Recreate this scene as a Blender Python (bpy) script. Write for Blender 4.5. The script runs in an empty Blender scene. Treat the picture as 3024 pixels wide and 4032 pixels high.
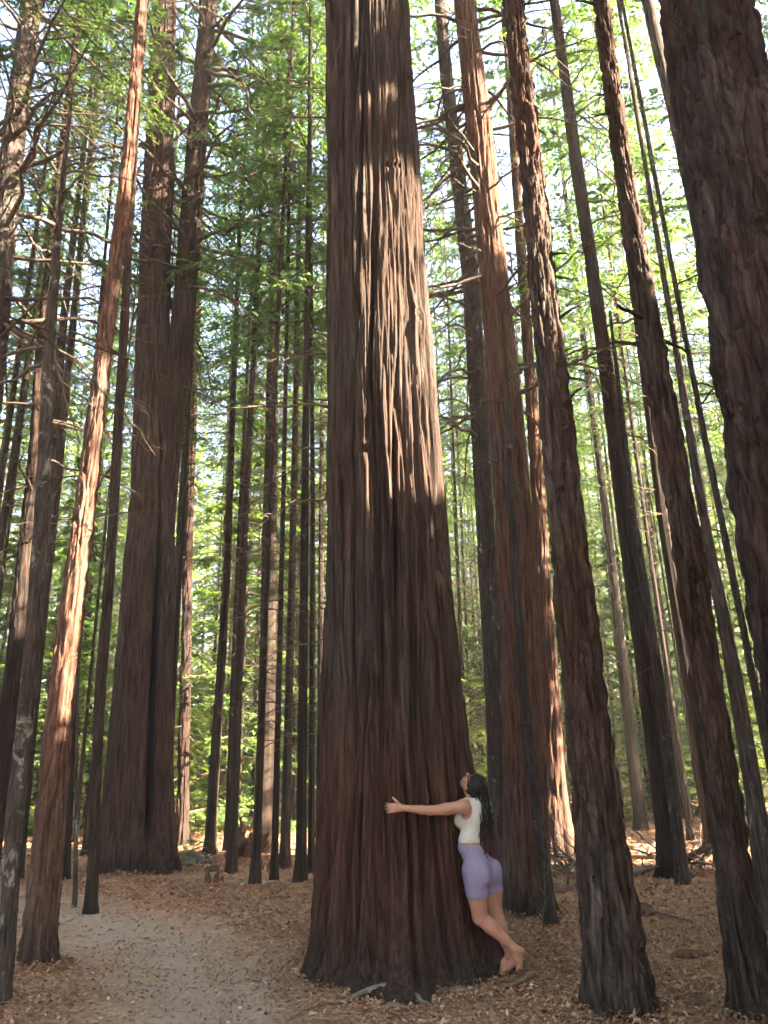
import bpy, math, random
import numpy as np
from mathutils import Vector, Matrix

# ---------------------------------------------------------------- camera, sky, sun, exposure
scene = bpy.context.scene
R = math.radians
col = scene.collection

cam_d = bpy.data.cameras.new('camera')
cam = bpy.data.objects.new('camera', cam_d)
col.objects.link(cam)
cam.matrix_world = (Matrix.Translation((0, 0, 1.6)) @ Matrix.Rotation(R(108.5), 4, 'X') @ Matrix.Rotation(R(-1.33), 4, 'Z'))
cam_d.sensor_fit = 'VERTICAL'
cam_d.sensor_height = 36.0
cam_d.lens = 36.0 * 769.0 / 1024.0
cam_d.clip_start = 0.05
cam_d.clip_end = 2000
scene.camera = cam

SUN_AZ, SUN_EL = R(108.3), R(30)
SUN = Vector((math.sin(SUN_AZ) * math.cos(SUN_EL), math.cos(SUN_AZ) * math.cos(SUN_EL), math.sin(SUN_EL)))
world = bpy.data.worlds.new('World')
scene.world = world
world.use_nodes = True
wn = world.node_tree.nodes
sky = wn.new('ShaderNodeTexSky')
sky.sky_type = 'NISHITA'
sky.sun_disc = False
sky.sun_elevation = SUN_EL
sky.sun_rotation = SUN_AZ
sky.air_density = 1.0
sky.dust_density = 5.0
sky.ozone_density = 1.0
wn['Background'].inputs['Strength'].default_value = 0.05
world.node_tree.links.new(sky.outputs['Color'], wn['Background'].inputs['Color'])

sun_d = bpy.data.lights.new('sun', 'SUN')
sun_d.energy = 5.0
sun_d.angle = R(0.55)
sun_d.color = (1.0, 0.79, 0.56)
sun = bpy.data.objects.new('sun', sun_d)
col.objects.link(sun)
sun.rotation_mode = 'QUATERNION'
sun.rotation_quaternion = SUN.to_track_quat('Z', 'Y')
sun.location = SUN * 60

vs = scene.view_settings
vs.view_transform = 'Standard'
vs.look = 'None'
vs.exposure = 4.4
vs.gamma = 1.0
vs.use_curve_mapping = False
cy = scene.cycles
cy.max_bounces = 5
cy.diffuse_bounces = 3
cy.glossy_bounces = 2
cy.transmission_bounces = 4
cy.transparent_max_bounces = 4
cy.use_denoising = True
cy.adaptive_threshold = 0.03
cy.denoising_prefilter = 'FAST'
cy.denoising_input_passes = 'RGB_ALBEDO_NORMAL'
cy.caustics_reflective = False
cy.caustics_refractive = False

# ---------------------------------------------------------------- helpers
_rs = np.random.RandomState(7)
_perm = np.concatenate([_rs.permutation(256)] * 3)
_grad = _rs.normal(size=(256, 3)); _grad /= np.linalg.norm(_grad, axis=1)[:, None]


def perlin(x, y, z, seed=0):
    x = np.asarray(x, float) + seed * 17.13; y = np.asarray(y, float) + seed * 5.71; z = np.asarray(z, float) - seed * 9.37
    x, y, z = np.broadcast_arrays(x, y, z)
    xi, yi, zi = np.floor(x).astype(int), np.floor(y).astype(int), np.floor(z).astype(int)
    xf, yf, zf = x - xi, y - yi, z - zi
    u, v, w = [t * t * t * (t * (t * 6 - 15) + 10) for t in (xf, yf, zf)]
    out = 0
    for dx in (0, 1):
        for dy in (0, 1):
            for dz in (0, 1):
                h = _perm[_perm[_perm[(xi + dx) & 255] + ((yi + dy) & 255)] + ((zi + dz) & 255)]
                g = _grad[h]
                d = g[..., 0] * (xf - dx) + g[..., 1] * (yf - dy) + g[..., 2] * (zf - dz)
                out = out + d * (u if dx else 1 - u) * (v if dy else 1 - v) * (w if dz else 1 - w)
    return out * 1.6


def sstep(a, b, x):
    t = np.clip((np.asarray(x, float) - a) / (b - a), 0, 1)
    return t * t * (3 - 2 * t)


def mesh_np(name, verts, quads=None, tris=None, smooth=True, mat_idx=None):
    me = bpy.data.meshes.new(name)
    verts = np.asarray(verts, np.float32).reshape(-1, 3)
    nq = 0 if quads is None else len(quads)
    nt = 0 if tris is None else len(tris)
    me.vertices.add(len(verts)); me.vertices.foreach_set('co', verts.ravel())
    me.loops.add(nq * 4 + nt * 3)
    idx = []
    if nq: idx.append(np.asarray(quads, np.int32).ravel())
    if nt: idx.append(np.asarray(tris, np.int32).ravel())
    me.loops.foreach_set('vertex_index', np.concatenate(idx))
    me.polygons.add(nq + nt)
    starts = np.concatenate([np.arange(nq) * 4, nq * 4 + np.arange(nt) * 3]).astype(np.int32)
    me.polygons.foreach_set('loop_start', starts)
    if smooth: me.polygons.foreach_set('use_smooth', np.ones(nq + nt, bool))
    if mat_idx is not None: me.polygons.foreach_set('material_index', np.asarray(mat_idx, np.int32))
    me.update(calc_edges=True)
    me.validate()
    return me


def obj(name, me, mats=(), parent=None, loc=None, rot=None, scale=None):
    if not me.materials:
        for m in (mats if isinstance(mats, (list, tuple)) else [mats]):
            me.materials.append(m)
    o = bpy.data.objects.new(name, me)
    col.objects.link(o)
    if parent is not None: o.parent = parent
    if loc is not None: o.location = loc
    if rot is not None: o.rotation_euler = rot
    if scale is not None: o.scale = scale
    return o


def tag(o, label=None, cat=None, group=None, kind=None):
    if label: o['label'] = label
    if cat: o['category'] = cat
    if group: o['group'] = group
    if kind: o['kind'] = kind
    return o


def empty(name, loc, rz=0):
    o = bpy.data.objects.new(name, None)
    o.empty_display_size = 0.3
    col.objects.link(o)
    o.location = loc
    o.rotation_euler = (0, 0, rz)
    return o


def attr(me, name, vals):
    a = me.attributes.new(name, 'FLOAT', 'POINT')
    a.data.foreach_set('value', np.asarray(vals, np.float32))


class Soup:
    """collects verts, quads and tris"""
    def __init__(s):
        s.v, s.q, s.t, s.n = [], [], [], 0

    def add(s, v, q=None, t=None):
        v = np.asarray(v, float).reshape(-1, 3)
        if q is not None and len(q): s.q.append(np.asarray(q) + s.n)
        if t is not None and len(t): s.t.append(np.asarray(t) + s.n)
        s.v.append(v); s.n += len(v)

    def tube(s, pts, rad, sides=6, cap=True):
        pts = np.asarray(pts, float); n = len(pts)
        rad = np.broadcast_to(np.asarray(rad, float), (n,))
        tan = np.gradient(pts, axis=0); tan /= np.linalg.norm(tan, axis=1)[:, None] + 1e-9
        ref = np.array([0, 0, 1.0]) if abs(tan[:, 2]).mean() < 0.8 else np.array([1.0, 0, 0])
        a = np.cross(tan, ref); a /= np.linalg.norm(a, axis=1)[:, None] + 1e-9
        b = np.cross(tan, a)
        th = np.linspace(0, 2 * np.pi, sides, endpoint=False)
        v = pts[:, None] + rad[:, None, None] * (np.cos(th)[None, :, None] * a[:, None] + np.sin(th)[None, :, None] * b[:, None])
        i = np.arange(n - 1)[:, None] * sides; j = np.arange(sides)[None]; k = (j + 1) % sides
        q = np.stack([i + j, i + sides + j, i + sides + k, i + k], -1).reshape(-1, 4)
        v = v.reshape(-1, 3)
        t = None
        if cap:
            v = np.vstack([v, pts[:1] - tan[:1] * rad[0] * .3, pts[-1:] + tan[-1:] * rad[-1] * .3])
            m = n * sides; jj = np.arange(sides); kk = (jj + 1) % sides
            t = np.vstack([np.stack([np.full(sides, m), jj, kk], 1), np.stack([np.full(sides, m + 1), (n - 1) * sides + kk, (n - 1) * sides + jj], 1)])
        s.add(v, q, t)

    def mesh(s, name, smooth=True):
        return mesh_np(name, np.vstack(s.v), np.vstack(s.q) if s.q else None, np.vstack(s.t) if s.t else None, smooth)


# ---------------------------------------------------------------- materials
def new_mat(name):
    m = bpy.data.materials.new(name)
    m.use_nodes = True
    nt = m.node_tree
    for n in list(nt.nodes): nt.nodes.remove(n)
    out = nt.nodes.new('ShaderNodeOutputMaterial')
    return m, nt, out


def node(nt, typ, **kw):
    n = nt.nodes.new(typ)
    for k, v in kw.items():
        if k.startswith('i_'): n.inputs[k[2:]].default_value = v
        else: setattr(n, k, v)
    return n


def ramp(nt, fac, stops):
    r = nt.nodes.new('ShaderNodeValToRGB')
    el = r.color_ramp.elements
    while len(el) < len(stops): el.new(0.5)
    for e, (p, c) in zip(el, stops):
        e.position = p; e.color = (*c, 1) if len(c) == 3 else c
    nt.links.new(fac, r.inputs['Fac'])
    return r.outputs['Color']


def noise_tex(nt, vec, scale, stretch=(1, 1, 1), detail=5, rough=0.6, dist=0.0, loc=(0, 0, 0)):
    mp = node(nt, 'ShaderNodeMapping'); mp.inputs['Scale'].default_value = stretch; mp.inputs['Location'].default_value = loc
    nt.links.new(vec, mp.inputs['Vector'])
    n = node(nt, 'ShaderNodeTexNoise'); n.inputs['Scale'].default_value = scale
    n.inputs['Detail'].default_value = detail; n.inputs['Roughness'].default_value = rough; n.inputs['Distortion'].default_value = dist
    nt.links.new(mp.outputs['Vector'], n.inputs['Vector'])
    return n.outputs['Fac']


def mixc(nt, fac, a, b, mode='MIX'):
    m = node(nt, 'ShaderNodeMix', data_type='RGBA', blend_type=mode)
    for s, v in ((m.inputs['Factor'], fac), (m.inputs['A'], a), (m.inputs['B'], b)):
        if hasattr(v, 'links'): nt.links.new(v, s)
        elif isinstance(v, (int, float)): s.default_value = v
        else: s.default_value = (*v, 1)
    return m.outputs['Result']


def maprange(nt, val, a, b, c=0, d=1):
    m = node(nt, 'ShaderNodeMapRange'); m.inputs['From Min'].default_value = a; m.inputs['From Max'].default_value = b
    m.inputs['To Min'].default_value = c; m.inputs['To Max'].default_value = d
    nt.links.new(val, m.inputs['Value'])
    return m.outputs['Result']


def bark_mat(name, fresh, weath, grey, stretch=0.07, scale=26, grey_amt=0.5, dirt=None, lichen=0.0, bump=0.9, fine=1.0, moss=0.0, char=False, redfoot=0, plate=0.0):
    m, nt, out = new_mat(name)
    tc = node(nt, 'ShaderNodeTexCoord')
    v = tc.outputs['Object']
    fib = noise_tex(nt, v, scale * fine, (1, 1, stretch), 7, 0.68, 0.3)
    fib2 = noise_tex(nt, v, scale * 0.32 * fine, (1, 1, stretch * 1.4), 4, 0.6, 0.4, (3, 1, 2))
    big = noise_tex(nt, v, 1.3, (1, 1, 0.45), 4, 0.55, 0.3, (7, 2, 5))
    c = ramp(nt, fib2, [(0.28, fresh), (0.5, tuple((a + b) / 2 for a, b in zip(fresh, weath))), (0.72, weath)])
    cg = mixc(nt, maprange(nt, big, 0.62 - grey_amt * .35, 0.85 - grey_amt * .25), c, grey)
    oi = node(nt, 'ShaderNodeObjectInfo')
    val = maprange(nt, fib, 0.34, 0.66, 0.25, 1.85)
    f3 = noise_tex(nt, v, scale * 1.9, (1, 1, stretch * .45), 3, 0.6, 0.15, (5, 9, 1))
    cg = mixc(nt, maprange(nt, f3, .54, .70, 0, .4), cg, tuple(min(1, x * 1.45) for x in grey))
    if plate:
        mpv = node(nt, 'ShaderNodeMapping'); mpv.inputs['Scale'].default_value = (1, 1, 0.17)
        wv = node(nt, 'ShaderNodeTexNoise'); wv.inputs['Scale'].default_value = 9; nt.links.new(v, wv.inputs['Vector'])
        nt.links.new(mixc(nt, .05, v, wv.outputs['Color']), mpv.inputs['Vector'])
        vc = node(nt, 'ShaderNodeTexVoronoi'); vc.inputs['Scale'].default_value = plate; nt.links.new(mpv.outputs[0], vc.inputs['Vector'])
        ve = node(nt, 'ShaderNodeTexVoronoi', feature='DISTANCE_TO_EDGE'); ve.inputs['Scale'].default_value = plate; nt.links.new(mpv.outputs[0], ve.inputs['Vector'])
        sc_ = node(nt, 'ShaderNodeSeparateColor'); nt.links.new(vc.outputs['Color'], sc_.inputs[0])
        hp = node(nt, 'ShaderNodeHueSaturation'); nt.links.new(maprange(nt, sc_.outputs[0], 0, 1, .7, 1.35), hp.inputs['Value']); nt.links.new(maprange(nt, sc_.outputs[1], 0, 1, .75, 1.25), hp.inputs['Saturation'])
        nt.links.new(cg, hp.inputs['Color']); cg = hp.outputs['Color']
    hs = node(nt, 'ShaderNodeHueSaturation'); hs.inputs['Saturation'].default_value = 1.0
    nt.links.new(val, hs.inputs['Value']); nt.links.new(cg, hs.inputs['Color'])
    cc = hs.outputs['Color']
    sx = node(nt, 'ShaderNodeSeparateXYZ'); nt.links.new(v, sx.inputs['Vector'])
    if redfoot:
        rn = noise_tex(nt, v, 1.6, (1, 1, 0.35), 4, 0.6, 0.3, (2, 6, 4))
        ra = node(nt, 'ShaderNodeMath', operation='MULTIPLY_ADD'); ra.inputs[1].default_value = -2.2
        nt.links.new(rn, ra.inputs[0]); nt.links.new(sx.outputs['Z'], ra.inputs[2])
        rc = node(nt, 'ShaderNodeHueSaturation'); nt.links.new(val, rc.inputs['Value']); rc.inputs['Color'].default_value = (0.060, 0.027, 0.019, 1)
        cc = mixc(nt, maprange(nt, ra.outputs[0], 1.4, .2, 0, redfoot), cc, rc.outputs['Color'])
    if dirt:
        hgt, dcol = dirt
        dn = noise_tex(nt, v, 3.0, (1, 1, 0.5), 5, 0.6, 0.2, (1, 8, 1))
        add = node(nt, 'ShaderNodeMath', operation='MULTIPLY_ADD'); add.inputs[1].default_value = -hgt * 1.3
        nt.links.new(dn, add.inputs[0]); nt.links.new(sx.outputs['Z'], add.inputs[2])
        f = maprange(nt, add.outputs[0], hgt * .5, -hgt * .55, 0, 0.85)
        dd = node(nt, 'ShaderNodeHueSaturation'); nt.links.new(val, dd.inputs['Value']); dd.inputs['Color'].default_value = (*dcol, 1)
        cc = mixc(nt, f, cc, dd.outputs['Color'])
    if lichen > 0:
        ln = noise_tex(nt, v, 5.5, (1, 1, 0.7), 6, 0.7, 0.5, (4, 4, 9))
        cc = mixc(nt, maprange(nt, ln, 0.66 - lichen * .22, 0.74 - lichen * .2, 0, .8), cc, (0.33, 0.35, 0.31))
    if moss > 0:
        ln = noise_tex(nt, v, 3.5, (1, 1, 0.35), 6, 0.7, 0.5, (9, 4, 3))
        cc = mixc(nt, maprange(nt, ln, 0.6, 0.75, 0, moss), cc, (0.06, 0.085, 0.03))
    if char:
        at = node(nt, 'ShaderNodeAttribute'); at.attribute_name = 'char'
        cc = mixc(nt, maprange(nt, at.outputs['Fac'], .25, .6, 0, .95), cc, (0.012, 0.011, 0.012))
    rv = maprange(nt, oi.outputs['Random'], 0, 1, 0.8, 1.2)
    h2 = node(nt, 'ShaderNodeHueSaturation'); nt.links.new(rv, h2.inputs['Value']); nt.links.new(cc, h2.inputs['Color'])
    b = node(nt, 'ShaderNodeBsdfPrincipled'); b.inputs['Roughness'].default_value = 0.92
    b.inputs['Specular IOR Level'].default_value = 0.18
    nt.links.new(h2.outputs['Color'], b.inputs['Base Color'])
    ad = node(nt, 'ShaderNodeMath', operation='MULTIPLY_ADD'); ad.inputs[1].default_value = 0.5
    nt.links.new(fib2, ad.inputs[0]); nt.links.new(fib, ad.inputs[2])
    if plate:
        a3 = node(nt, 'ShaderNodeMath', operation='ADD'); nt.links.new(ad.outputs[0], a3.inputs[0])
        nt.links.new(maprange(nt, ve.outputs['Distance'], 0, .12, -.5, .25), a3.inputs[1]); ad = a3
    bp = node(nt, 'ShaderNodeBump'); bp.inputs['Strength'].default_value = bump; bp.inputs['Distance'].default_value = 0.05
    nt.links.new(ad.outputs[0], bp.inputs['Height']); nt.links.new(bp.outputs['Normal'], b.inputs['Normal'])
    nt.links.new(b.outputs['BSDF'], out.inputs['Surface'])
    return m


def leaf_mat(name, c1, c2, trans=0.45, tc_boost=(1.5, 1.5, 0.7), patch=0.35):
    m, nt, out = new_mat(name)
    g = node(nt, 'ShaderNodeNewGeometry')
    oi = node(nt, 'ShaderNodeObjectInfo')
    n = noise_tex(nt, g.outputs['Position'], patch, (1, 1, 1), 4, 0.65)
    f = node(nt, 'ShaderNodeMath', operation='MULTIPLY_ADD'); f.inputs[1].default_value = 0.45
    nt.links.new(oi.outputs['Random'], f.inputs[0]); nt.links.new(n, f.inputs[2])
    ff = maprange(nt, f.outputs[0], 0.4, 1.0)
    c = mixc(nt, ff, c1, c2)
    d = node(nt, 'ShaderNodeBsdfPrincipled'); d.inputs['Roughness'].default_value = 0.6; d.inputs['Specular IOR Level'].default_value = 0.25
    nt.links.new(c, d.inputs['Base Color'])
    t = node(nt, 'ShaderNodeBsdfTranslucent')
    tcol = mixc(nt, 1.0, c, tc_boost, 'MULTIPLY')
    nt.links.new(tcol, t.inputs['Color'])
    mx = node(nt, 'ShaderNodeMixShader'); mx.inputs[0].default_value = trans
    nt.links.new(d.outputs[0], mx.inputs[1]); nt.links.new(t.outputs[0], mx.inputs[2])
    nt.links.new(mx.outputs[0], out.inputs['Surface'])
    return m


def simple_mat(name, c, rough=0.8, var=0.25, scale=8, stretch=(1, 1, 1), bump=0.3, spec=0.3, sss=0.0, c2=None, bdist=0.01):
    m, nt, out = new_mat(name)
    tc = node(nt, 'ShaderNodeTexCoord')
    n = noise_tex(nt, tc.outputs['Object'], scale, stretch, 5, 0.6)
    cc = mixc(nt, maprange(nt, n, 0.3, 0.7), tuple(x * (1 - var) for x in c), c2 or tuple(min(1, x * (1 + var)) for x in c))
    b = node(nt, 'ShaderNodeBsdfPrincipled'); b.inputs['Roughness'].default_value = rough
    b.inputs['Specular IOR Level'].default_value = spec
    nt.links.new(cc, b.inputs['Base Color'])
    if sss:
        b.inputs['Subsurface Weight'].default_value = sss
        b.inputs['Subsurface Radius'].default_value = (0.012, 0.005, 0.003)
    if bump:
        bp = node(nt, 'ShaderNodeBump'); bp.inputs['Strength'].default_value = bump; bp.inputs['Distance'].default_value = bdist
        nt.links.new(n, bp.inputs['Height']); nt.links.new(bp.outputs['Normal'], b.inputs['Normal'])
    nt.links.new(b.outputs['BSDF'], out.inputs['Surface'])
    return m


M = {}
M['bark_giant'] = bark_mat('bark_giant', (0.048, 0.029, 0.023), (0.047, 0.035, 0.029), (0.053, 0.046, 0.042), 0.05, 30, 0.5, dirt=(0.5, (0.032, 0.026, 0.022)), bump=0.75, redfoot=.75)
M['bark_twin'] = bark_mat('bark_twin', (0.048, 0.028, 0.021), (0.044, 0.030, 0.025), (0.052, 0.043, 0.039), 0.07, 26, 0.42, dirt=(0.35, (0.016, 0.014, 0.014)), char=True)
M['bark_red'] = bark_mat('bark_red', (0.037, 0.023, 0.018), (0.031, 0.022, 0.019), (0.033, 0.028, 0.025), 0.07, 34, 0.35, dirt=(0.3, (0.016, 0.014, 0.012)))
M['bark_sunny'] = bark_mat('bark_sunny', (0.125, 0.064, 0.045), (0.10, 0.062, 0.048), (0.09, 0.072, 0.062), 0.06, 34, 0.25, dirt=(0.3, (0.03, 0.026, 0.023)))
M['bark_flaky'] = bark_mat('bark_flaky', (0.069, 0.039, 0.029), (0.062, 0.043, 0.034), (0.062, 0.052, 0.047), 0.12, 30, 0.45, dirt=(0.2, (0.039, 0.033, 0.027)), moss=0.15, plate=11)
M['bark_dark'] = bark_mat('bark_dark', (0.031, 0.019, 0.015), (0.029, 0.021, 0.019), (0.031, 0.026, 0.025), 0.12, 26, 0.5, plate=9)
M['bark_grey'] = bark_mat('bark_grey', (0.045, 0.032, 0.027), (0.048, 0.039, 0.035), (0.055, 0.049, 0.047), 0.1, 34, 0.6, lichen=0.25, moss=0.2)
M['bark_lichen'] = bark_mat('bark_lichen', (0.043, 0.030, 0.024), (0.054, 0.041, 0.035), (0.060, 0.053, 0.048), 0.12, 40, 0.5, lichen=0.55)
M['bark_far'] = bark_mat('bark_far', (0.027, 0.017, 0.014), (0.031, 0.025, 0.021), (0.033, 0.030, 0.026), 0.12, 3.0, 0.5, moss=0.3, bump=0.4)
M['dead_wood'] = simple_mat('dead_wood', (0.085, 0.067, 0.055), 0.9, 0.45, 14, (1, 1, 1), 0.5)
M['limb'] = simple_mat('limb', (0.10, 0.078, 0.06), 0.9, 0.4, 6, (1, 1, 1), 0.3)
M['leaf_far'] = leaf_mat('leaf_far', (0.05, 0.118, 0.06), (0.13, 0.215, 0.085), 0.58)
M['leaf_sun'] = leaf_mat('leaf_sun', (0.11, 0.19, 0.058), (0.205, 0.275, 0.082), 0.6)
M['leaf_dark'] = leaf_mat('leaf_dark', (0.035, 0.065, 0.04), (0.07, 0.11, 0.055), 0.4)

# ---------------------------------------------------------------- ground and path
def path_dist(x, y):
    """signed 'inside-ness' of the worn paths: >0 inside, metres from the edge"""
    best = np.full(np.shape(x), -9.0)
    for line in PATHS:
        P = np.array(line)
        for a, b in zip(P[:-1], P[1:]):
            d = b[:2] - a[:2]; L2 = (d ** 2).sum()
            t = np.clip(((x - a[0]) * d[0] + (y - a[1]) * d[1]) / L2, 0, 1)
            dist = np.hypot(x - a[0] - t * d[0], y - a[1] - t * d[1])
            best = np.maximum(best, a[2] + t * (b[2] - a[2]) - dist)
    return best


PATHS = [[(-1.1, -6, 1.3), (-1.25, 2, 1.1), (-1.3, 5.9, .72), (-1.5, 7.2, .95), (-2.3, 8.6, 1.0), (-3.7, 10.2, .75), (-6, 12.0, .7), (-10, 14.2, .8), (-18, 17, .8)],
         [(-4.6, 14.6, .3), (-3.6, 13.55, .45), (-2.2, 13.2, .4), (-.8, 13.7, .4), (.6, 14.6, .4), (2.4, 16.6, .5), (3.5, 20, .5)]]


def ground_z(x, y):
    x = np.asarray(x, float); y = np.asarray(y, float)
    z = 0.055 * perlin(x * .35, y * .35, 0.3) + 0.02 * perlin(x * 1.3, y * 1.3, 2.1)
    z = z - 0.03 * sstep(-.4, .3, path_dist(x, y))
    z = z * (1 - .85 * np.exp(-(np.hypot(x - .3, y - 7.2) / 1.6) ** 4))
    z = z + 0.14 * np.exp(-(np.hypot(x + 4.2, y - 13.8) / 1.5) ** 2)
    return z


def grid_axis(lo, hi, step, far):
    a = list(np.arange(lo, hi + 1e-6, step)); s = step
    while a[-1] < far: s *= 1.25; a.append(a[-1] + s)
    s = step
    while a[0] > -far: s *= 1.25; a.insert(0, a[0] - s)
    return np.array(a)


gx, gy = grid_axis(-9, 9, .1, 380), grid_axis(3.5, 19, .1, 380)
X, Y = np.meshgrid(gx, gy)
fade = 1 - sstep(60, 120, np.hypot(X, Y))
Z = ground_z(X, Y) * fade + (0.012 * perlin(X * 5, Y * 5, .7) + .008 * perlin(X * 13, Y * 13, .2)) * (np.hypot(X, Y) < 25)
nx, ny = len(gx), len(gy)
I = (np.arange(ny - 1)[:, None] * nx + np.arange(nx - 1)[None]).reshape(-1)
me = mesh_np('ground', np.stack([X, Y, Z], -1), np.stack([I, I + 1, I + nx + 1, I + nx], 1))


def ground_mat(name, path=False):
    m, nt, out = new_mat(name)
    g = node(nt, 'ShaderNodeNewGeometry'); p = g.outputs['Position']
    vo = node(nt, 'ShaderNodeTexVoronoi'); vo.inputs['Scale'].default_value = 30; vo.inputs['Randomness'].default_value = 1
    mp = node(nt, 'ShaderNodeMapping'); mp.inputs['Scale'].default_value = (1, 1.6, 1)
    dn = node(nt, 'ShaderNodeTexNoise'); dn.inputs['Scale'].default_value = 11; dn.inputs['Detail'].default_value = 3
    nt.links.new(p, dn.inputs['Vector'])
    dv = mixc(nt, 0.08, p, dn.outputs['Color'])
    nt.links.new(dv, mp.inputs['Vector']); nt.links.new(mp.outputs[0], vo.inputs['Vector'])
    sp = node(nt, 'ShaderNodeSeparateColor'); nt.links.new(vo.outputs['Color'], sp.inputs[0])
    fine = noise_tex(nt, p, 60, (1, 1, 1), 4, .7)
    broad = noise_tex(nt, p, 0.9, (1, 1, 1), 5, .65)
    lit = ramp(nt, sp.outputs[0], [(0.0, (0.149, 0.082, 0.053)), (0.35, (0.299, 0.162, 0.104)), (0.7, (0.420, 0.235, 0.147)), (0.95, (0.578, 0.391, 0.264))])
    lit = mixc(nt, maprange(nt, fine, .3, .75, 0, .55), lit, (0.130, 0.082, 0.059))
    lit = mixc(nt, maprange(nt, broad, .45, .75, 0, .45), lit, (0.218, 0.146, 0.104))
    h = sp.outputs[1]
    bs = 0.6
    if path:
        pn = noise_tex(nt, p, 45, (1, 1, 1), 6, .75)
        pb = noise_tex(nt, p, 2.3, (1, 1, 1), 5, .6)
        pc = ramp(nt, pn, [(.25, (0.242, 0.194, 0.163)), (.5, (0.355, 0.292, 0.251)), (.75, (0.452, 0.391, 0.342))])
        pc = mixc(nt, maprange(nt, pb, .45, .75, 0, .5), pc, (0.317, 0.230, 0.175))
        at = node(nt, 'ShaderNodeAttribute'); at.attribute_name = 'worn'
        lit = mixc(nt, at.outputs['Fac'], lit, pc)
        bs = 0.35
    b = node(nt, 'ShaderNodeBsdfPrincipled'); b.inputs['Roughness'].default_value = .95; b.inputs['Specular IOR Level'].default_value = .15
    nt.links.new(lit, b.inputs['Base Color'])
    ad = node(nt, 'ShaderNodeMath', operation='ADD'); nt.links.new(h, ad.inputs[0]); nt.links.new(fine, ad.inputs[1])
    bp = node(nt, 'ShaderNodeBump'); bp.inputs['Strength'].default_value = bs; bp.inputs['Distance'].default_value = .02
    nt.links.new(ad.outputs[0], bp.inputs['Height']); nt.links.new(bp.outputs[0], b.inputs['Normal'])
    nt.links.new(b.outputs[0], out.inputs['Surface'])
    return m


M['litter_ground'] = ground_mat('litter_ground')
M['path'] = ground_mat('path', True)
tag(obj('ground', me, M['litter_ground']), kind='structure')

# the worn gravel path: a sheet 4 mm above the ground with a ragged edge
worn = path_dist(X, Y) + .28 * perlin(X * 1.6, Y * 1.6, 4.4) + .16 * perlin(X * 4.5, Y * 4.5, 1.4)
keep = (worn > -.25)
fk = (keep[:-1, :-1] & keep[1:, :-1] & keep[:-1, 1:] & keep[1:, 1:]).reshape(-1)
Q = np.stack([I, I + 1, I + nx + 1, I + nx], 1)[fk]
used, inv = np.unique(Q, return_inverse=True)
pv = np.stack([X.ravel()[used], Y.ravel()[used], Z.ravel()[used] + .004], 1)
me = mesh_np('path', pv, inv.reshape(-1, 4))
attr(me, 'worn', sstep(-.25, .75, worn.ravel()[used]) * .85)
tag(obj('path', me, M['path']), kind='structure')

# ---------------------------------------------------------------- leaf litter, uncountable
def litter_mesh(name, pts, size, rng, flat=0.35):
    n = len(pts)
    az = rng.uniform(0, 2 * np.pi, n)
    d = np.stack([np.cos(az), np.sin(az), rng.normal(0, flat, n)], 1)
    s = np.stack([-np.sin(az), np.cos(az), rng.normal(0, flat, n)], 1)
    L = size * rng.uniform(.5, 1.5, n)[:, None]; W = L * rng.uniform(.1, .34, n)[:, None]
    mid = pts + d * L * .5 + np.array([0, 0, 1]) * (L * rng.uniform(.0, .3, n)[:, None])
    v = np.stack([pts, mid - s * W, pts + d * L, mid + s * W], 1)
    return mesh_np(name, v, np.arange(4 * n).reshape(-1, 4), smooth=False)


def litter_mat(name, stops):
    m, nt, out = new_mat(name)
    g = node(nt, 'ShaderNodeNewGeometry')
    c = ramp(nt, g.outputs['Random Per Island'], stops)
    b = node(nt, 'ShaderNodeBsdfPrincipled'); b.inputs['Roughness'].default_value = .85; b.inputs['Specular IOR Level'].default_value = .2
    nt.links.new(c, b.inputs['Base Color']); nt.links.new(b.outputs[0], out.inputs['Surface'])
    return m


M['litter'] = litter_mat('litter', [(0, (0.141, 0.072, 0.042)), (.3, (0.268, 0.147, 0.098)), (.6, (0.363, 0.206, 0.132)), (.88, (0.440, 0.279, 0.185)), (1, (0.599, 0.439, 0.316))])
rng = np.random.RandomState(11)


def scatter(n, dmin, dmax, half=.62, dens_path=.3):
    d = np.sqrt(rng.uniform(dmin ** 2, dmax ** 2, n)); a = rng.uniform(-half, half, n)
    x, y = d * np.sin(a), d * np.cos(a)
    w = path_dist(x, y) + .3 * perlin(x * 1.6, y * 1.6, 4.4)
    clump = .55 + .9 * perlin(x * 2.2, y * 2.2, 8.8)
    k = (rng.uniform(size=n) < np.where(w > 0, dens_path, 1 - .7 * sstep(-.5, 0, w))) & (rng.uniform(size=n) < clump + .25)
    x, y = x[k], y[k]
    return np.stack([x, y, ground_z(x, y) + .012], 1)


def heap(cx, cyy, r0, r1, n):
    a = rng.uniform(0, 2 * np.pi, n); r = r0 + (r1 - r0) * rng.uniform(0, 1, n) ** 1.6
    x, y = cx + r * np.cos(a), cyy + r * np.sin(a)
    return np.stack([x, y, ground_z(x, y) + .012 + .05 * np.exp(-(r - r0) / .08) * rng.uniform(0, 1, n)], 1)


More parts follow.
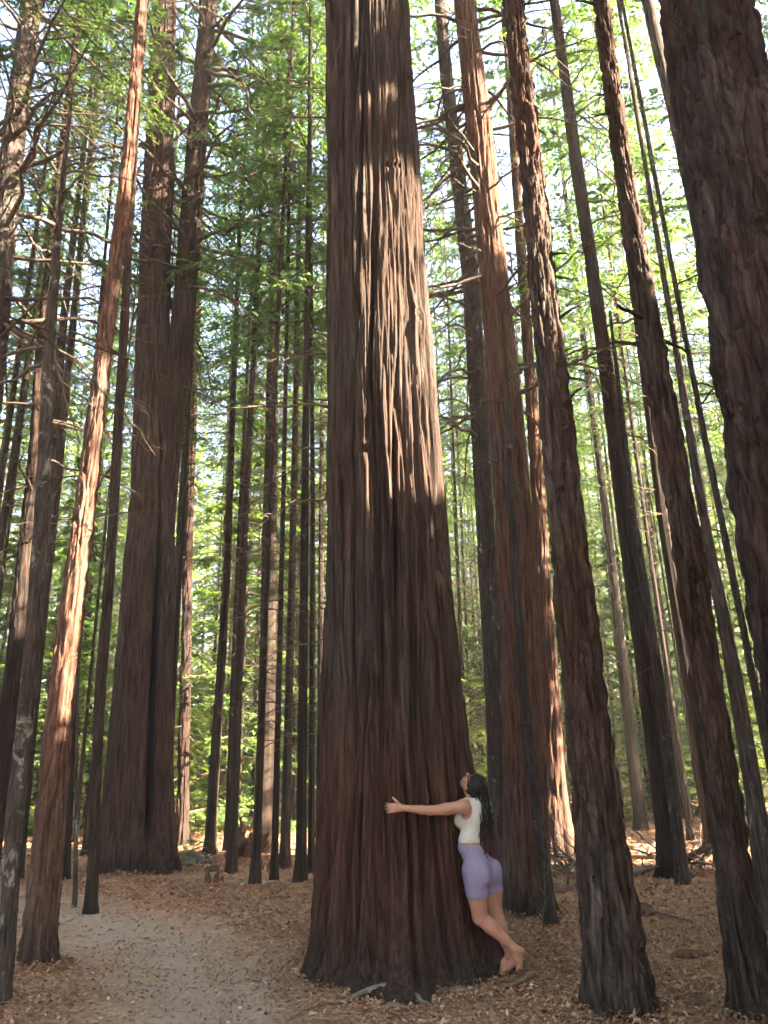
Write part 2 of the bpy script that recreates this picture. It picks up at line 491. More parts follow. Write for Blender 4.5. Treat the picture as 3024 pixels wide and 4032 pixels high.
ls = [litter_mesh('h', np.vstack([heap(.08, 7.55, .95, 1.35, 4000), heap(1.53, 6.1, .24, .45, 1300), heap(2.37, 5.9, .17, .35, 900), heap(-3.28, 8.0, .19, .35, 900), heap(1.58, 10, .33, .6, 1200), heap(-4.2, 13.8, .68, 1.0, 2500)]), .035, rng), litter_mesh('a', scatter(135000, 4.8, 9.5), .03, rng), litter_mesh('b', scatter(80000, 9.5, 17), .048, rng), litter_mesh('c', scatter(30000, 17, 32), .10, rng)]
vv = [np.empty(len(l.vertices) * 3, np.float32) for l in ls]
for l, a in zip(ls, vv): l.vertices.foreach_get('co', a)
allv = np.concatenate(vv).reshape(-1, 3)
me = mesh_np('leaf_litter', allv, np.arange(len(allv)).reshape(-1, 4), smooth=False)
for l in ls: bpy.data.meshes.remove(l)
tag(obj('leaf_litter', me, M['litter']), 'fallen reddish brown needles and sprigs covering the forest floor', 'leaf litter', kind='stuff')

# ---------------------------------------------------------------- trunks
def trunk_mesh(name, spine, nseg, dz, ztop_fine, height, seed=0, furrow=.09, depth=.03, zs=.10, flare=.3, flare_h=.6, lobes=0.5,
               plates=0.0, knots=(), scar=None, twist=0.0, zmin=-.12, top_r=None, coarse=.25, wob=.12, cleft=1.3):
    """spine: (z, x, y, r) rows in world metres, already relative to the base point"""
    sp = np.array(sorted(spine)); zs_in = sp[:, 0]
    z = list(np.arange(zmin, min(ztop_fine, height), dz))
    while z[-1] < height: z.append(z[-1] + coarse)
    z = np.array(z)
    last, prev = sp[-1], sp[-2]
    slope = np.clip((last[1:3] - prev[1:3]) / max(.5, last[0] - prev[0]), -.02, .02)
    tr = top_r if top_r is not None else last[3] * .35
    ext = np.array([[height + 1, *(last[1:3] + slope * (height - last[0])), min(tr, last[3])]])
    sp2 = np.vstack([sp, ext]) if height > last[0] + .5 else sp
    zz = np.linspace(zmin, height + .5, 400)
    ker = np.exp(-np.linspace(-2, 2, 31) ** 2); ker /= ker.sum()
    cur = []
    for k in (1, 2, 3):
        f = np.interp(zz, sp2[:, 0], sp2[:, k])
        f = np.convolve(np.pad(f, 15, mode='edge'), ker, 'valid')
        cur.append(np.interp(z, zz, f))
    cx, cyy, rr = cur
    th = np.linspace(0, 2 * np.pi, nseg, endpoint=False)
    TH, ZZ = np.meshgrid(th, z)
    r0 = rr[:, None] * np.ones_like(TH)
    zp = np.maximum(ZZ, 0)
    lob = 1 + lobes * (perlin(np.cos(TH) * 1.7, np.sin(TH) * 1.7, ZZ * .25, seed + 3) + .8 * perlin(np.cos(TH) * 4, np.sin(TH) * 4, ZZ * .4, seed + 4) * np.exp(-np.maximum(ZZ, 0) / .7) + .3 * np.cos(5 * TH + seed))
    r = r0 * (1 + flare * np.exp(-zp / flare_h) * lob + .35 * flare * np.exp(-zp / (flare_h * .25)) * lob)
    r = r * (1 + .035 * perlin(np.cos(TH) * 1.2, np.sin(TH) * 1.2, ZZ * .6, seed + 1))
    ang = TH + twist * ZZ
    f1 = 1 / furrow
    wx = .6 * perlin(np.cos(ang) * r0 * 2.5, np.sin(ang) * r0 * 2.5, ZZ * .9, seed + 5)
    wx2 = .35 * perlin(np.cos(ang) * r0 * 7, np.sin(ang) * r0 * 7, ZZ * 2.2, seed + 6)
    a2 = ang + (wx * .35 + wx2 * wob) * furrow / np.maximum(r0, .05)
    px, py = np.cos(a2) * r0, np.sin(a2) * r0
    n1 = perlin(px * f1 * .62, py * f1 * .62, ZZ * f1 * zs * .55, seed + 7)
    n2 = perlin(px * f1 * 1.5, py * f1 * 1.5, ZZ * f1 * zs * .9, seed + 8)
    n3 = perlin(px * f1 * 3.6, py * f1 * 3.6, ZZ * f1 * zs * 1.6, seed + 9)
    n5 = perlin(px * f1 * 2.0, py * f1 * 2.0, ZZ * f1 * zs * 3.0, seed + 15)
    big = .55 + .9 * perlin(px * f1 * .33, py * f1 * .33, ZZ * f1 * zs * .4, seed + 10)
    g1 = (1 - np.clip(np.abs(n1) / .23, 0, 1)) ** .8
    g2 = 1 - np.clip(np.abs(n2) / .2, 0, 1)
    disp = -depth * cleft * g1 * np.clip(big + .35, .2, 1.5) - depth * .5 * g2 + depth * .35 * (.5 - np.abs(n3)) + depth * .3 * (np.floor(n5 * 3) / 3)
    disp = disp + depth * .6 * perlin(px * f1 * .45, py * f1 * .45, ZZ * f1 * zs * .3, seed + 11)
    if plates:
        pz = ZZ + .5 * furrow * perlin(px * f1, py * f1, ZZ * 2, seed + 13)
        n4 = perlin(px * f1 * .9, py * f1 * .9, pz * f1 * .42, seed + 12)
        disp = disp + plates * depth * (np.floor(n4 * 4) / 4) - plates * depth * .5 * np.exp(-(perlin(px * f1 * .7, py * f1 * .7, pz * f1 * .5, seed + 14) / .1) ** 2)
    for (ka, kz, ks, kd) in knots:
        da = (TH - ka + np.pi) % (2 * np.pi) - np.pi
        q = ((da * r0) / (ks * 1.5)) ** 2 + ((ZZ - kz) / ks) ** 2
        disp = disp + kd * (np.exp(-q) * .9 - 1.9 * np.exp(-(((da * r0 + .1 * ks) / (ks * .9)) ** 2 + ((ZZ - kz) / (ks * .33)) ** 2)))
    sc = np.zeros_like(TH)
    if scar:
        ca, w, z0, z1, dep = scar
        cc = ca + .12 * perlin(ZZ * .35, 0, 0, seed + 20) + .03 * perlin(ZZ * 2, 0, 0, seed + 21)
        da = (TH - cc + np.pi) % (2 * np.pi) - np.pi
        env = sstep(z0 - .4, z0 + .6, ZZ) * (1 - sstep(z1 - 2.5, z1, ZZ))
        ww = w * (.25 + .75 * (1 - sstep(z0, z1, ZZ)))
        sc = np.exp(-(da * r0 / ww) ** 2) * env
        disp = disp - dep * sc
    fadeb = np.clip((ZZ + .15) / .3, 0.4, 1)
    r = r + disp * fadeb
    V = np.stack([cx[:, None] + np.cos(TH) * r, cyy[:, None] + np.sin(TH) * r, ZZ], -1)
    n = len(z)
    i = np.arange(n - 1)[:, None] * nseg; j = np.arange(nseg)[None]; k = (j + 1) % nseg
    q = np.stack([i + j, i + k, i + nseg + k, i + nseg + j], -1).reshape(-1, 4)
    V = V.reshape(-1, 3)
    tv = np.array([[cx[-1], cyy[-1], z[-1] + .3 * rr[-1]]])
    jj = np.arange(nseg)
    t = np.stack([np.full(nseg, len(V)), (n - 1) * nseg + jj, (n - 1) * nseg + (jj + 1) % nseg], 1)
    me = mesh_np(name, np.vstack([V, tv]), q, t)
    if scar: attr(me, 'char', np.append(sc.ravel(), 0))
    return me


# ---------------------------------------------------------------- branches and crowns
def norm(v): return v / (np.linalg.norm(v, axis=-1, keepdims=True) + 1e-9)


def branch_geo(rng, L, up, droop, ntwig, nleaf, leaf, wood, twigs=True, wig=.05, r0=.02, leaf_from=.15, side=.42, flatness=.35, sides=4, wide=1.0):
    """a branch along +X; returns leaf quads (n,4,3) and adds wood to a Soup"""
    t = np.linspace(0, 1, 9)
    w = np.cumsum(rng.normal(0, wig * L / 9, (9, 2)), 0); w -= w[0]
    pts = np.stack([L * t, w[:, 0], up * L * t - droop * L * t ** 2 + w[:, 1]], 1)
    wood.tube(pts, r0 * (1 - .85 * t), sides, cap=False)
    tt = np.sort(rng.uniform(leaf_from, 1, ntwig))
    base = np.stack([np.interp(tt, t, pts[:, k]) for k in range(3)], 1)
    sgn = np.where(np.arange(ntwig) % 2 == 0, 1, -1)
    ang = sgn * rng.normal(R(55), .22, ntwig)
    dir_ = norm(np.stack([np.cos(ang), np.sin(ang), rng.normal(-.12, .2, ntwig)], 1))
    tl = (side * L * (1 - .75 * tt) + .06 * L) * rng.uniform(.6, 1.25, ntwig)
    dr = rng.uniform(.05, .45, ntwig)
    if twigs:
        for k in range(ntwig):
            s = np.linspace(0, 1, 3)[:, None]
            wood.tube(base[k] + dir_[k] * tl[k] * s + np.array([0, 0, -1]) * dr[k] * tl[k] * s ** 2, r0 * .3 * (1 - .7 * s[:, 0]), 3, cap=False)
    if nleaf == 0: return np.zeros((0, 4, 3))
    s = rng.uniform(.08, 1.05, (ntwig, nleaf))
    P = base[:, None] + dir_[:, None] * (tl[:, None] * s)[..., None]
    P[..., 2] -= dr[:, None] * tl[:, None] * s ** 2
    lsgn = np.where(rng.uniform(size=s.shape) < .5, 1, -1)
    la = ang[:, None] + lsgn * rng.normal(R(42), .3, s.shape)
    ld = norm(np.stack([np.cos(la), np.sin(la), rng.normal(-.25, .3, s.shape)], -1))
    ln = norm(np.stack([rng.normal(0, flatness, s.shape), rng.normal(0, flatness, s.shape), np.ones(s.shape)], -1))
    lp = norm(np.cross(ld, ln))
    LL = (leaf * rng.uniform(.55, 1.4, s.shape))[..., None]; W = LL * wide * rng.uniform(.15, .3, s.shape)[..., None]
    q = np.stack([P, P + ld * LL * .45 - lp * W, P + ld * LL, P + ld * LL * .45 + lp * W], -2)
    return q.reshape(-1, 4, 3)


def rotz(v, a):
    c, s = np.cos(a), np.sin(a)
    return np.stack([v[..., 0] * c - v[..., 1] * s, v[..., 0] * s + v[..., 1] * c, v[..., 2]], -1)


def crown_meshes(name, seed, H, Rad, nb, ntwig, nleaf, leaf, shape='cone', dead=0, dead_z=-8, flatness=.35, wide=1.0):
    """returns (foliage mesh, limb mesh); base of the live crown at z = 0"""
    rng = np.random.RandomState(seed)
    wood = Soup(); leaves = []
    for b in range(nb):
        h = (b + rng.uniform()) / nb
        prof = {'cone': (1 - h) ** .75 * (.55 + .45 * min(1, h * 6 + .3)), 'dome': math.sqrt(max(.04, 1 - (h * 1.6 - .55) ** 2))}[shape]
        L = Rad * max(.15, prof) * rng.uniform(.6, 1.15)
        w = Soup()
        q = branch_geo(rng, L, rng.uniform(-.1, .3) + .35 * h, rng.uniform(.2, .55), ntwig, nleaf, leaf, w, twigs=True, r0=.012 + .007 * L, leaf_from=.22, flatness=flatness, wide=wide)
        a = b * 2.39996 + rng.normal(0, .35)
        off = np.array([0, 0, h * H])
        leaves.append(rotz(q, a) + off)
        wood.add(rotz(np.vstack(w.v), a) + off, np.vstack(w.q))
    for b in range(dead):
        w = Soup()
        branch_geo(rng, Rad * rng.uniform(.2, .75), rng.uniform(-.25, .3), rng.uniform(0, .35), rng.randint(1, 5), 0, .1, w, twigs=True, wig=.12, r0=.014, leaf_from=.3, sides=3)
        a = rng.uniform(0, 6.283)
        wood.add(rotz(np.vstack(w.v), a) + np.array([0, 0, rng.uniform(dead_z, 0)]), np.vstack(w.q))
    lv = np.concatenate(leaves)
    fm = mesh_np(name + '_foliage', lv, np.arange(len(lv) * 4).reshape(-1, 4), smooth=False)
    return fm, wood.mesh(name + '_limbs')


CROWNS = []
for i in range(4):
    CROWNS.append(crown_meshes('crown%d' % i, 100 + i, 20, 3.5, 58, 14, 42, .078, 'cone', dead=64, dead_z=-9))
DENSE = [crown_meshes('dense%d' % i, 150 + i, 20, 3.5, 62, 14, 22, .21, 'cone', dead=20, dead_z=-6, wide=1.5) for i in range(2)]  # thickened crowns for the unseen trees, made to stop more sun
BUSHY = [crown_meshes('bushy%d' % i, 200 + i, 5, 2.0, 46, 12, 22, .12, 'dome', dead=0) for i in range(3)]
SAPL = [crown_meshes('sapling%d' % i, 230 + i, 9, 2.2, 60, 12, 20, .12, 'cone', dead=0) for i in range(2)]

# dead branches with twigs, as a small library of shared meshes
DEAD = []
for i in range(8):
    rg = np.random.RandomState(300 + i); w = Soup()
    branch_geo(rg, 1.0, rg.uniform(-.1, .35), rg.uniform(-.1, .5), rg.randint(3, 9), 0, .1, w, twigs=True, wig=.16, r0=.016, leaf_from=.25, side=.5, sides=5)
    DEAD.append(w.mesh('dead_branch%d' % i))
STUB = []
for i in range(3):
    rg = np.random.RandomState(330 + i); w = Soup()
    t = np.linspace(0, 1, 5); w.tube(np.stack([t, .1 * rg.normal(size=5) * t, .2 * rg.normal() * t ** 2], 1), .07 * (1 - .5 * t), 5)
    STUB.append(w.mesh('stub%d' % i))
LEAFY = []
for i in range(4):
    rg = np.random.RandomState(350 + i); w = Soup()
    q = branch_geo(rg, 2.6, rg.uniform(-.05, .2), rg.uniform(.3, .5), 26, 34, .075, w, twigs=True, wig=.07, r0=.022, leaf_from=.25, side=.45)
    LEAFY.append((mesh_np('spray%d' % i, q, np.arange(len(q) * 4).reshape(-1, 4), smooth=False), w.mesh('leafy_branch%d' % i)))


def add_branch(tree, me, mat, p, az, tilt, s, name='dead_branch'):
    o = obj(name, me, mat, tree, p, (0, -tilt, az), (s, s, s))
    return o


SP = {
'A': (7.55, [(0.66,0.074,0.728), (1.28,0.067,0.712), (2.72,0.050,0.657), (4.67,0.014,0.613), (7.62,-0.035,0.570), (11.32,-0.076,0.538)]),
'B': (8.0, [(0.29,-3.281,0.149), (0.98,-3.310,0.138), (2.52,-3.333,0.136), (4.30,-3.289,0.113), (6.50,-3.275,0.099), (8.78,-3.200,0.093), (12.00,-3.252,0.088)]),
'Cl': (13.8, [(0.51,-4.234,0.560), (3.15,-4.319,0.504), (6.38,-4.407,0.434), (8.32,-4.513,0.380), (10.02,-4.647,0.335), (12.73,-4.790,0.325), (15.92,-4.904,0.300), (19.53,-5.071,0.29)]),
'Cr': (13.8, [(6.0,-4.261,0.30), (8.31,-4.192,0.26), (10.01,-4.086,0.24), (12.71,-4.053,0.235), (15.89,-4.026,0.215), (19.49,-3.984,0.205)]),
'D': (6.8, [(0.17,-3.030,0.062), (1.26,-3.110,0.070), (2.39,-3.122,0.072), (3.98,-3.203,0.066), (5.78,-3.340,0.058), (7.11,-3.406,0.039), (8.72,-3.454,0.018)]),
'E': (11, [(0,-6.0,.24), (8.38,-6.304,0.205), (10.54,-6.440,0.195), (13.09,-6.563,0.193), (15.97,-6.621,0.19)]),
'F': (12, [(1.97,-5.768,0.137), (2.99,-5.771,0.134), (4.92,-5.829,0.126), (6.63,-5.881,0.108), (8.98,-6.044,0.090)]),
'F2': (14.5, [(3.28,-6.585,0.102), (7.17,-6.707,0.095), (10.50,-6.868,0.09), (13.99,-6.898,0.063)]),
'G': (10.5, [(0.22,-3.716,0.068), (1.06,-3.778,0.067), (2.79,-3.863,0.076), (4.31,-3.874,0.070), (8.02,-4.006,0.070), (10.08,-4.076,0.060), (13.03,-4.153,0.036)]),
'G2': (10.9, [(0.18,-4.079,0.029), (1.04,-4.164,0.024), (2.85,-4.331,0.022), (4.68,-4.379,0.017)]),
'G3': (13, [(0.16,-5.035,0.049), (3.09,-5.212,0.049), (4.96,-5.212,0.048), (9.56,-5.462,0.035)]),
'H': (13.5, [(0.19,-5.986,0.062), (3.16,-6.070,0.075), (6.32,-6.140,0.068)]),
'I': (20, [(0.04,-5.042,0.159), (3.82,-5.186,0.140), (8.50,-5.365,0.126)]),
'J': (10.0, [(0.21,1.578,0.26), (1.49,1.645,0.262), (2.61,1.696,0.262), (4.90,1.777,0.25), (7.57,1.775,0.23), (10.68,1.727,0.21), (14.42,1.633,0.19)]),
'K': (9.2, [(-0.02,1.688,0.058), (1.02,1.629,0.061), (2.53,1.577,0.061), (4.63,1.601,0.052), (6.23,1.68,0.030)]),
'L': (13, [(0.09,1.694,0.17), (2.93,1.761,0.165), (7.77,1.808,0.169), (10.80,1.819,0.163), (13.06,1.724,0.155), (16.21,1.589,0.14)]),
'M': (15, [(0.13,2.960,0.261), (1.03,2.993,0.216), (3.11,3.079,0.174), (6.60,3.194,0.140)]),
'N': (6.1, [(0.44,1.534,0.204), (1.04,1.535,0.182), (2.21,1.518,0.168), (3.60,1.512,0.148), (5.23,1.518,0.133), (7.13,1.520,0.123), (9.41,1.510,0.110)]),
'O1': (12.6, [(0.08,4.179,0.180), (1.08,4.182,0.170), (2.83,4.166,0.158), (5.71,4.131,0.140), (9.07,4.146,0.130), (12.99,4.078,0.125), (17.69,4.036,0.101)]),
'O2': (11.8, [(-0.00,4.036,0.088), (2.75,4.082,0.082), (5.44,4.007,0.059), (7.14,4.047,0.046)]),
'P': (5.9, [(-0.05,2.373,0.142), (0.46,2.391,0.130), (1.35,2.377,0.124), (2.17,2.384,0.128), (3.51,2.400,0.119), (5.09,2.368,0.109), (6.92,2.338,0.093), (9.12,2.376,0.078)]),
'Q': (4.4, [(0, 2.36,.34), (2.25,2.435,0.310), (3.01,2.434,0.314), (4.18,2.483,0.317), (5.55,2.524,0.322), (7.18,2.583,0.325)]),
'R': (8.5, [(0.06,3.717,0.107), (1.23,3.763,0.089), (2.41,3.759,0.084), (4.35,3.696,0.052), (6.46,3.691,0.034)]),
'S2': (10, [(0, 4.72, .055), (2.55,4.654,0.049), (7.01,4.527,0.040)]),
'T': (9.5, [(-0.09,5.014,0.137), (10.76,4.720,0.098), (13.69,4.590,0.095)]),
}
TREES = {}


def near_tree(key, label, mat, height, nseg, dz, fine_top, crown=None, crown_z=None, crown_s=1.0, base_shift=(0, 0), **kw):
    D, rows = SP[key]
    x0 = float(np.interp(0, [r[0] for r in rows], [r[1] for r in rows]))
    z0 = float(ground_z(x0, D))
    t = empty('redwood_tree', (x0, D, z0))
    tag(t, label, 'tree')
    spine = [(z - z0, x - x0, 0, r) for z, x, r in rows]
    me = trunk_mesh('trunk_' + key, spine, nseg, dz, fine_top, height, **kw)
    obj('trunk', me, mat, t)
    t_sp = np.array(sorted(spine))
    TREES[key] = (t, t_sp, height)
    if crown is not None:
        fm, lm = CROWNS[crown % 4]
        cz = crown_z; cxx = np.interp(cz, t_sp[:, 0], t_sp[:, 1])
        rz = random.Random(key).uniform(0, 6.28)
        s = crown_s
        obj('crown', fm, M['leaf_far'], t, (cxx, 0, cz), (0, 0, rz), (s, s, (height - cz) / 20 * 1.02))
    return t


def limbs_on(key, n, z0, z1, s0, s1, seed, tilt=(-.5, .4), az=None, lib=None, mat='dead_wood', name='dead_branch'):
    t, sp, H = TREES[key]
    rg = random.Random(seed)
    for i in range(n):
        z = rg.uniform(z0, z1)
        x = float(np.interp(z, sp[:, 0], sp[:, 1])); r = float(np.interp(z, sp[:, 0], sp[:, 3]))
        a = rg.uniform(*az) if az else rg.uniform(0, 6.283)
        me = rg.choice(lib or DEAD)
        add_branch(t, me, M[mat], (x + math.cos(a) * r * .85, math.sin(a) * r * .85, z), a, rg.uniform(*tilt), rg.uniform(s0, s1), name)


# --- the giant in the middle
near_tree('A', 'giant redwood with ridged sunlit bark being hugged by the barefoot woman', M['bark_giant'], 32, 500, .042, 11.8, 0, 17, 1.3,
          furrow=.085, depth=.068, zs=.04, cleft=1.7, flare=.31, flare_h=.42, lobes=.8, seed=1, twist=-.03, coarse=.3,
          knots=[(-1.1, 8.1, .1, .05), (-.75, 6.2, .09, .05), (-1.9, 4.6, .1, .04), (-.55, 9.6, .1, .05)])
for (z, a, tilt, s, k) in [(6.2, 2.95, -.15, .7, 1), (6.0, 3.2, -.2, .9, 2), (5.45, 3.05, .25, .8, 4), (5.3, 3.3, -.12, 1.2, 0), (4.85, 3.0, .1, .8, 3), (4.6, 3.15, .12, .8, 6), (4.25, 3.35, -.1, .9, 5), (3.2, 3.1, -.08, .55, 7),
                          (2.85, 3.0, -.1, .75, 1), (8.6, 3.2, .3, .7, 2), (9.4, 3.0, .35, .9, 4), (9.9, .2, .3, .6, 3), (3.6, 3.2, .05, .4, 2)]:
    _t, _sp, _h = TREES['A']; _x = float(np.interp(z, _sp[:, 0], _sp[:, 1])); _r = float(np.interp(z, _sp[:, 0], _sp[:, 3]))
    add_branch(_t, DEAD[k], M['dead_wood'], (_x + math.cos(a) * _r * .93, math.sin(a) * _r * .93, z), a, tilt, s)
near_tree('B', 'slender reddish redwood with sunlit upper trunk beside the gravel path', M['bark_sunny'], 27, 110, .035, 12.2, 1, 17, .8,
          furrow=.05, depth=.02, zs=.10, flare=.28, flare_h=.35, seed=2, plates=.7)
limbs_on('B', 7, 3.5, 12, .35, .8, 6, (-.4, .2))
t = near_tree('Cl', 'great forked redwood with a black charred seam, behind the slim path-side tree', M['bark_twin'], 36, 170, .055, 20, 2, 23, 1.1,
              furrow=.09, depth=.042, zs=.06, flare=.22, flare_h=.7, lobes=.6, seed=3, scar=(-.85, .09, .5, 9.0, .12))
D, rows = SP['Cr']
x0, z0 = t.location.x, t.location.z
me = trunk_mesh('trunk_Cr', [(z - z0, x - x0, .02, r) for z, x, r in rows], 84, .07, 20, 33, seed=4, furrow=.07, depth=.02, zs=.1, flare=0, zmin=5.6)
attr(me, 'char', np.zeros(len(me.vertices)))
obj('stem', me, M['bark_twin'], t)
limbs_on('Cl', 44, 10.5, 19.5, 1.2, 3.6, 7, (-.75, .35))
sp_r = np.array([(z - z0, x - x0, 0, r) for z, x, r in rows])
TREES['Cr'] = (t, sp_r, 33)
limbs_on('Cr', 40, 11, 19.5, 1.3, 3.6, 8, (-.75, .3), (-2.2, 1.2))
for (z, a, tilt, s, k) in [(14.9, -.25, -.62, 3.3, 0), (16.6, -.35, -.5, 3.6, 3), (18.3, -.1, -.35, 3.2, 5), (13.2, .1, -.4, 2.4, 2)]:
    x = float(np.interp(z, sp_r[:, 0], sp_r[:, 1]))
    add_branch(t, DEAD[k], M['dead_wood'], (x + .18, -.05, z), a, tilt, s)

near_tree('D', 'thin leaning trunk with pale lichen patches at the left edge of the path', M['bark_lichen'], 9.0, 60, .05, 9, top_r=.012,
          furrow=.04, depth=.006, zs=.15, flare=.1, flare_h=.2, seed=5)
limbs_on('D', 12, 4, 8.6, .5, 1.4, 9)
near_tree('E', 'branchy redwood in the upper left corner with dark needle sprays', M['bark_grey'], 26, 120, .06, 17, 3, 17.5, .9, furrow=.05, depth=.014, zs=.16, plates=.8, seed=6)
limbs_on('E', 55, 8, 16.5, 1.0, 3.2, 10, (-.6, .4))
for i, (z, a, tilt) in enumerate([(11.2, -.6, -.1), (12, .3, .1), (12.8, -1.3, -.1), (13.4, -.2, .0), (14.1, 1.0, .1), (14.6, -.8, .1), (15.2, -1.9, .0), (15.6, .1, .05), (16.2, -.4, .1), (16.6, -1.2, 0), (10.4, -.3, -.25), (13.0, 2.4, 0), (15, 2.9, .1), (9.6, -1.0, -.2)]):
    tE, spE, _ = TREES['E']
    x = float(np.interp(z, spE[:, 0], spE[:, 1])); fm, lm = LEAFY[i % 4]; s = .8 + .1 * (i % 4)
    lb = add_branch(tE, lm, M['limb'], (x, 0, z), a, tilt, s, 'leafy_branch')
    obj('spray', fm, M['leaf_dark'], lb)
near_tree('F', 'reddish trunk with a sunlit edge behind the lichen-patched leaning trunk', M['bark_red'], 26, 90, .06, 10, 4, 15.5, .7, furrow=.045, depth=.012, seed=7, plates=.5)
limbs_on('F', 18, 5, 11, .8, 2.0, 11)
near_tree('F2', 'slim grey trunk partly behind the lichen-patched leaning trunk', M['bark_grey'], 26, 60, .1, 14, 0, 17, .6, furrow=.045, depth=.01, seed=8)
near_tree('G', 'slim straight trunk with reddish scuffed foot in front of the forked redwood', M['bark_red'], 25, 72, .05, 13, 1, 17.5, .6, furrow=.04, depth=.008, flare=.35, flare_h=.25, seed=9)
limbs_on('G', 16, 4, 12.5, .6, 1.6, 12)
near_tree('G2', 'pale pole-thin sapling stem left of the scuffed slim trunk', M['bark_grey'], 6.5, 24, .08, 6, furrow=.03, depth=.003, flare=.15, seed=10)
limbs_on('G2', 5, 2.5, 6, .2, .5, 13)
near_tree('G3', 'thin dark trunk right behind the reddish path-side tree', M['bark_red'], 20, 40, .1, 10, 3, 14, .45, furrow=.03, depth=.006, seed=11)
near_tree('H', 'dark narrow trunk between the path-side tree and the left picture edge', M['bark_grey'], 24, 40, .1, 10, 4, 15, .55, furrow=.04, depth=.007, seed=12)
near_tree('I', 'shaggy trunk with sun flecks just right of the forked redwood', M['bark_red'], 27, 80, .08, 10, 2, 9, .8, furrow=.07, depth=.03, seed=13, flare=.4)
limbs_on('I', 6, 2, 9, .5, 1.2, 14)
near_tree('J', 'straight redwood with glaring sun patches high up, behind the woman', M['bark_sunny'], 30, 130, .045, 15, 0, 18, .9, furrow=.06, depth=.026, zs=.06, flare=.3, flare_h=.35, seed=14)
limbs_on('J', 64, 6.5, 14.5, .6, 2.2, 15, (-.5, .35))
limbs_on('J', 6, 3.5, 7, .5, 1.0, 16, (-.6, 0))
near_tree('K', 'thin pale trunk standing against the straight redwood behind the woman', M['bark_grey'], 7.5, 40, .05, 7, furrow=.04, depth=.006, flare=.5, flare_h=.2, seed=15)
limbs_on('K', 6, 2.8, 7, .3, .7, 17)
near_tree('L', 'pale grey trunk half hidden between the giant and the straight redwood', M['bark_grey'], 28, 100, .07, 16, 1, 19, .9, furrow=.055, depth=.013, zs=.16, plates=.4, seed=16)
limbs_on('L', 60, 7, 16, .8, 2.3, 18, (-.5, .35))
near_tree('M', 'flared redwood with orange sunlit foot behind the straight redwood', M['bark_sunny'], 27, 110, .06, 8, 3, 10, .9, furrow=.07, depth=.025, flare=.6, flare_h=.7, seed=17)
near_tree('N', 'flaky brown redwood standing close right of the woman, knots on its trunk', M['bark_flaky'], 26, 180, .034, 10, 4, 14, .9,
          furrow=.06, depth=.025, zs=.12, flare=.3, flare_h=.4, lobes=.4, plates=.9, seed=18,
          knots=[(-1.5, 2.3, .05, .03), (-1.75, 3.1, .05, .03), (-1.35, 4.35, .05, .035), (-1.6, 1.5, .045, .03), (-1.2, 5.3, .05, .03), (-1.9, 3.75, .05, .03), (-1.3, 6.4, .05, .03), (-1.55, 3.95, .05, .03)])
limbs_on('N', 9, 4, 9.5, .12, .3, 19, (-.3, .5), (-1.2, .9), STUB, 'bark_grey', 'branch_stub')
near_tree('O1', 'dark redwood with flared foot and a thinner trunk leaning across it', M['bark_red'], 29, 100, .06, 18, 2, 19, .9, furrow=.06, depth=.016, flare=.5, flare_h=.3, seed=19)
limbs_on('O1', 26, 7, 17, .8, 1.8, 20)
near_tree('O2', 'thin grey trunk crossing in front of the dark flared redwood', M['bark_grey'], 9, 40, .06, 9, furrow=.04, depth=.006, flare=.25, flare_h=.3, seed=20)
limbs_on('O2', 7, 3, 8.5, .3, .8, 21)
near_tree('P', 'tall flaky trunk with knots beside the dark trunk at the right edge', M['bark_flaky'], 25, 136, .038, 10, 1, 14, .8, furrow=.05, depth=.02, zs=.12, plates=.9, flare=.25, flare_h=.35, seed=21,
          knots=[(-1.6, 3.0, .045, .03), (-1.9, 4.2, .045, .03), (-1.4, 2.0, .04, .025), (-1.7, 5.6, .045, .03), (-1.5, .9, .04, .03)])
limbs_on('P', 12, 3.5, 9.5, .15, .4, 22, (-.3, .5), None, STUB, 'bark_grey', 'branch_stub')
near_tree('Q', 'thick dark trunk cut by the right picture edge, nearest the camera', M['bark_dark'], 26, 200, .038, 8, 3, 14, 1.1, furrow=.085, depth=.036, zs=.11, plates=.9, flare=.25, flare_h=.5, seed=22,
          knots=[(-2.2, 5.5, .06, .04), (-1.9, 6.5, .07, .04), (-2.4, 4.2, .06, .04), (-1.7, 4.9, .06, .04)])
near_tree('R', 'slender trunk behind the knotted trunk at the right edge', M['bark_grey'], 27, 50, .06, 8, 2, 18, .5, furrow=.04, depth=.008, flare=.3, seed=23)
limbs_on('R', 9, 3, 9, .3, .8, 23)
near_tree('S2', 'thin bare pole trunk with short twigs near the right edge', M['bark_grey'], 26, 36, .08, 8, 4, 18, .5, furrow=.03, depth=.005, seed=24)
limbs_on('S2', 22, 2.5, 9, .4, 1.1, 24)
near_tree('T', 'pale trunk just left of the thick dark edge trunk, high up', M['bark_grey'], 28, 50, .1, 13, 0, 19, .6, furrow=.05, depth=.01, seed=25)

# ---------------------------------------------------------------- trees further off: copies that share meshes
FARTRUNK = []
for i in range(4):
    me = trunk_mesh('far_trunk%d' % i, [(0, 0, 0, 1.0), (8, .5 * math.sin(i), .5 * math.cos(i), .8), (20, 1.0 * math.sin(i * 2 + 1), 0, .5), (30, 0, 0, .2)], 22, .25, 30, 30,
                    seed=40 + i, furrow=.5, depth=.10, zs=.02, flare=.45, flare_h=.4, zmin=-.4)
    FARTRUNK.append(me)
rnd = random.Random(4)
FAR = []
DENSE_AT = []


SHADE_WOOD = tag(empty('unseen_shade_wood', (22, 0, 0)), 'unseen wood around the viewpoint, with trees added to shade the scene', 'woodland', kind='stuff')  # holds the out-of-view trees, most of them added for their shade


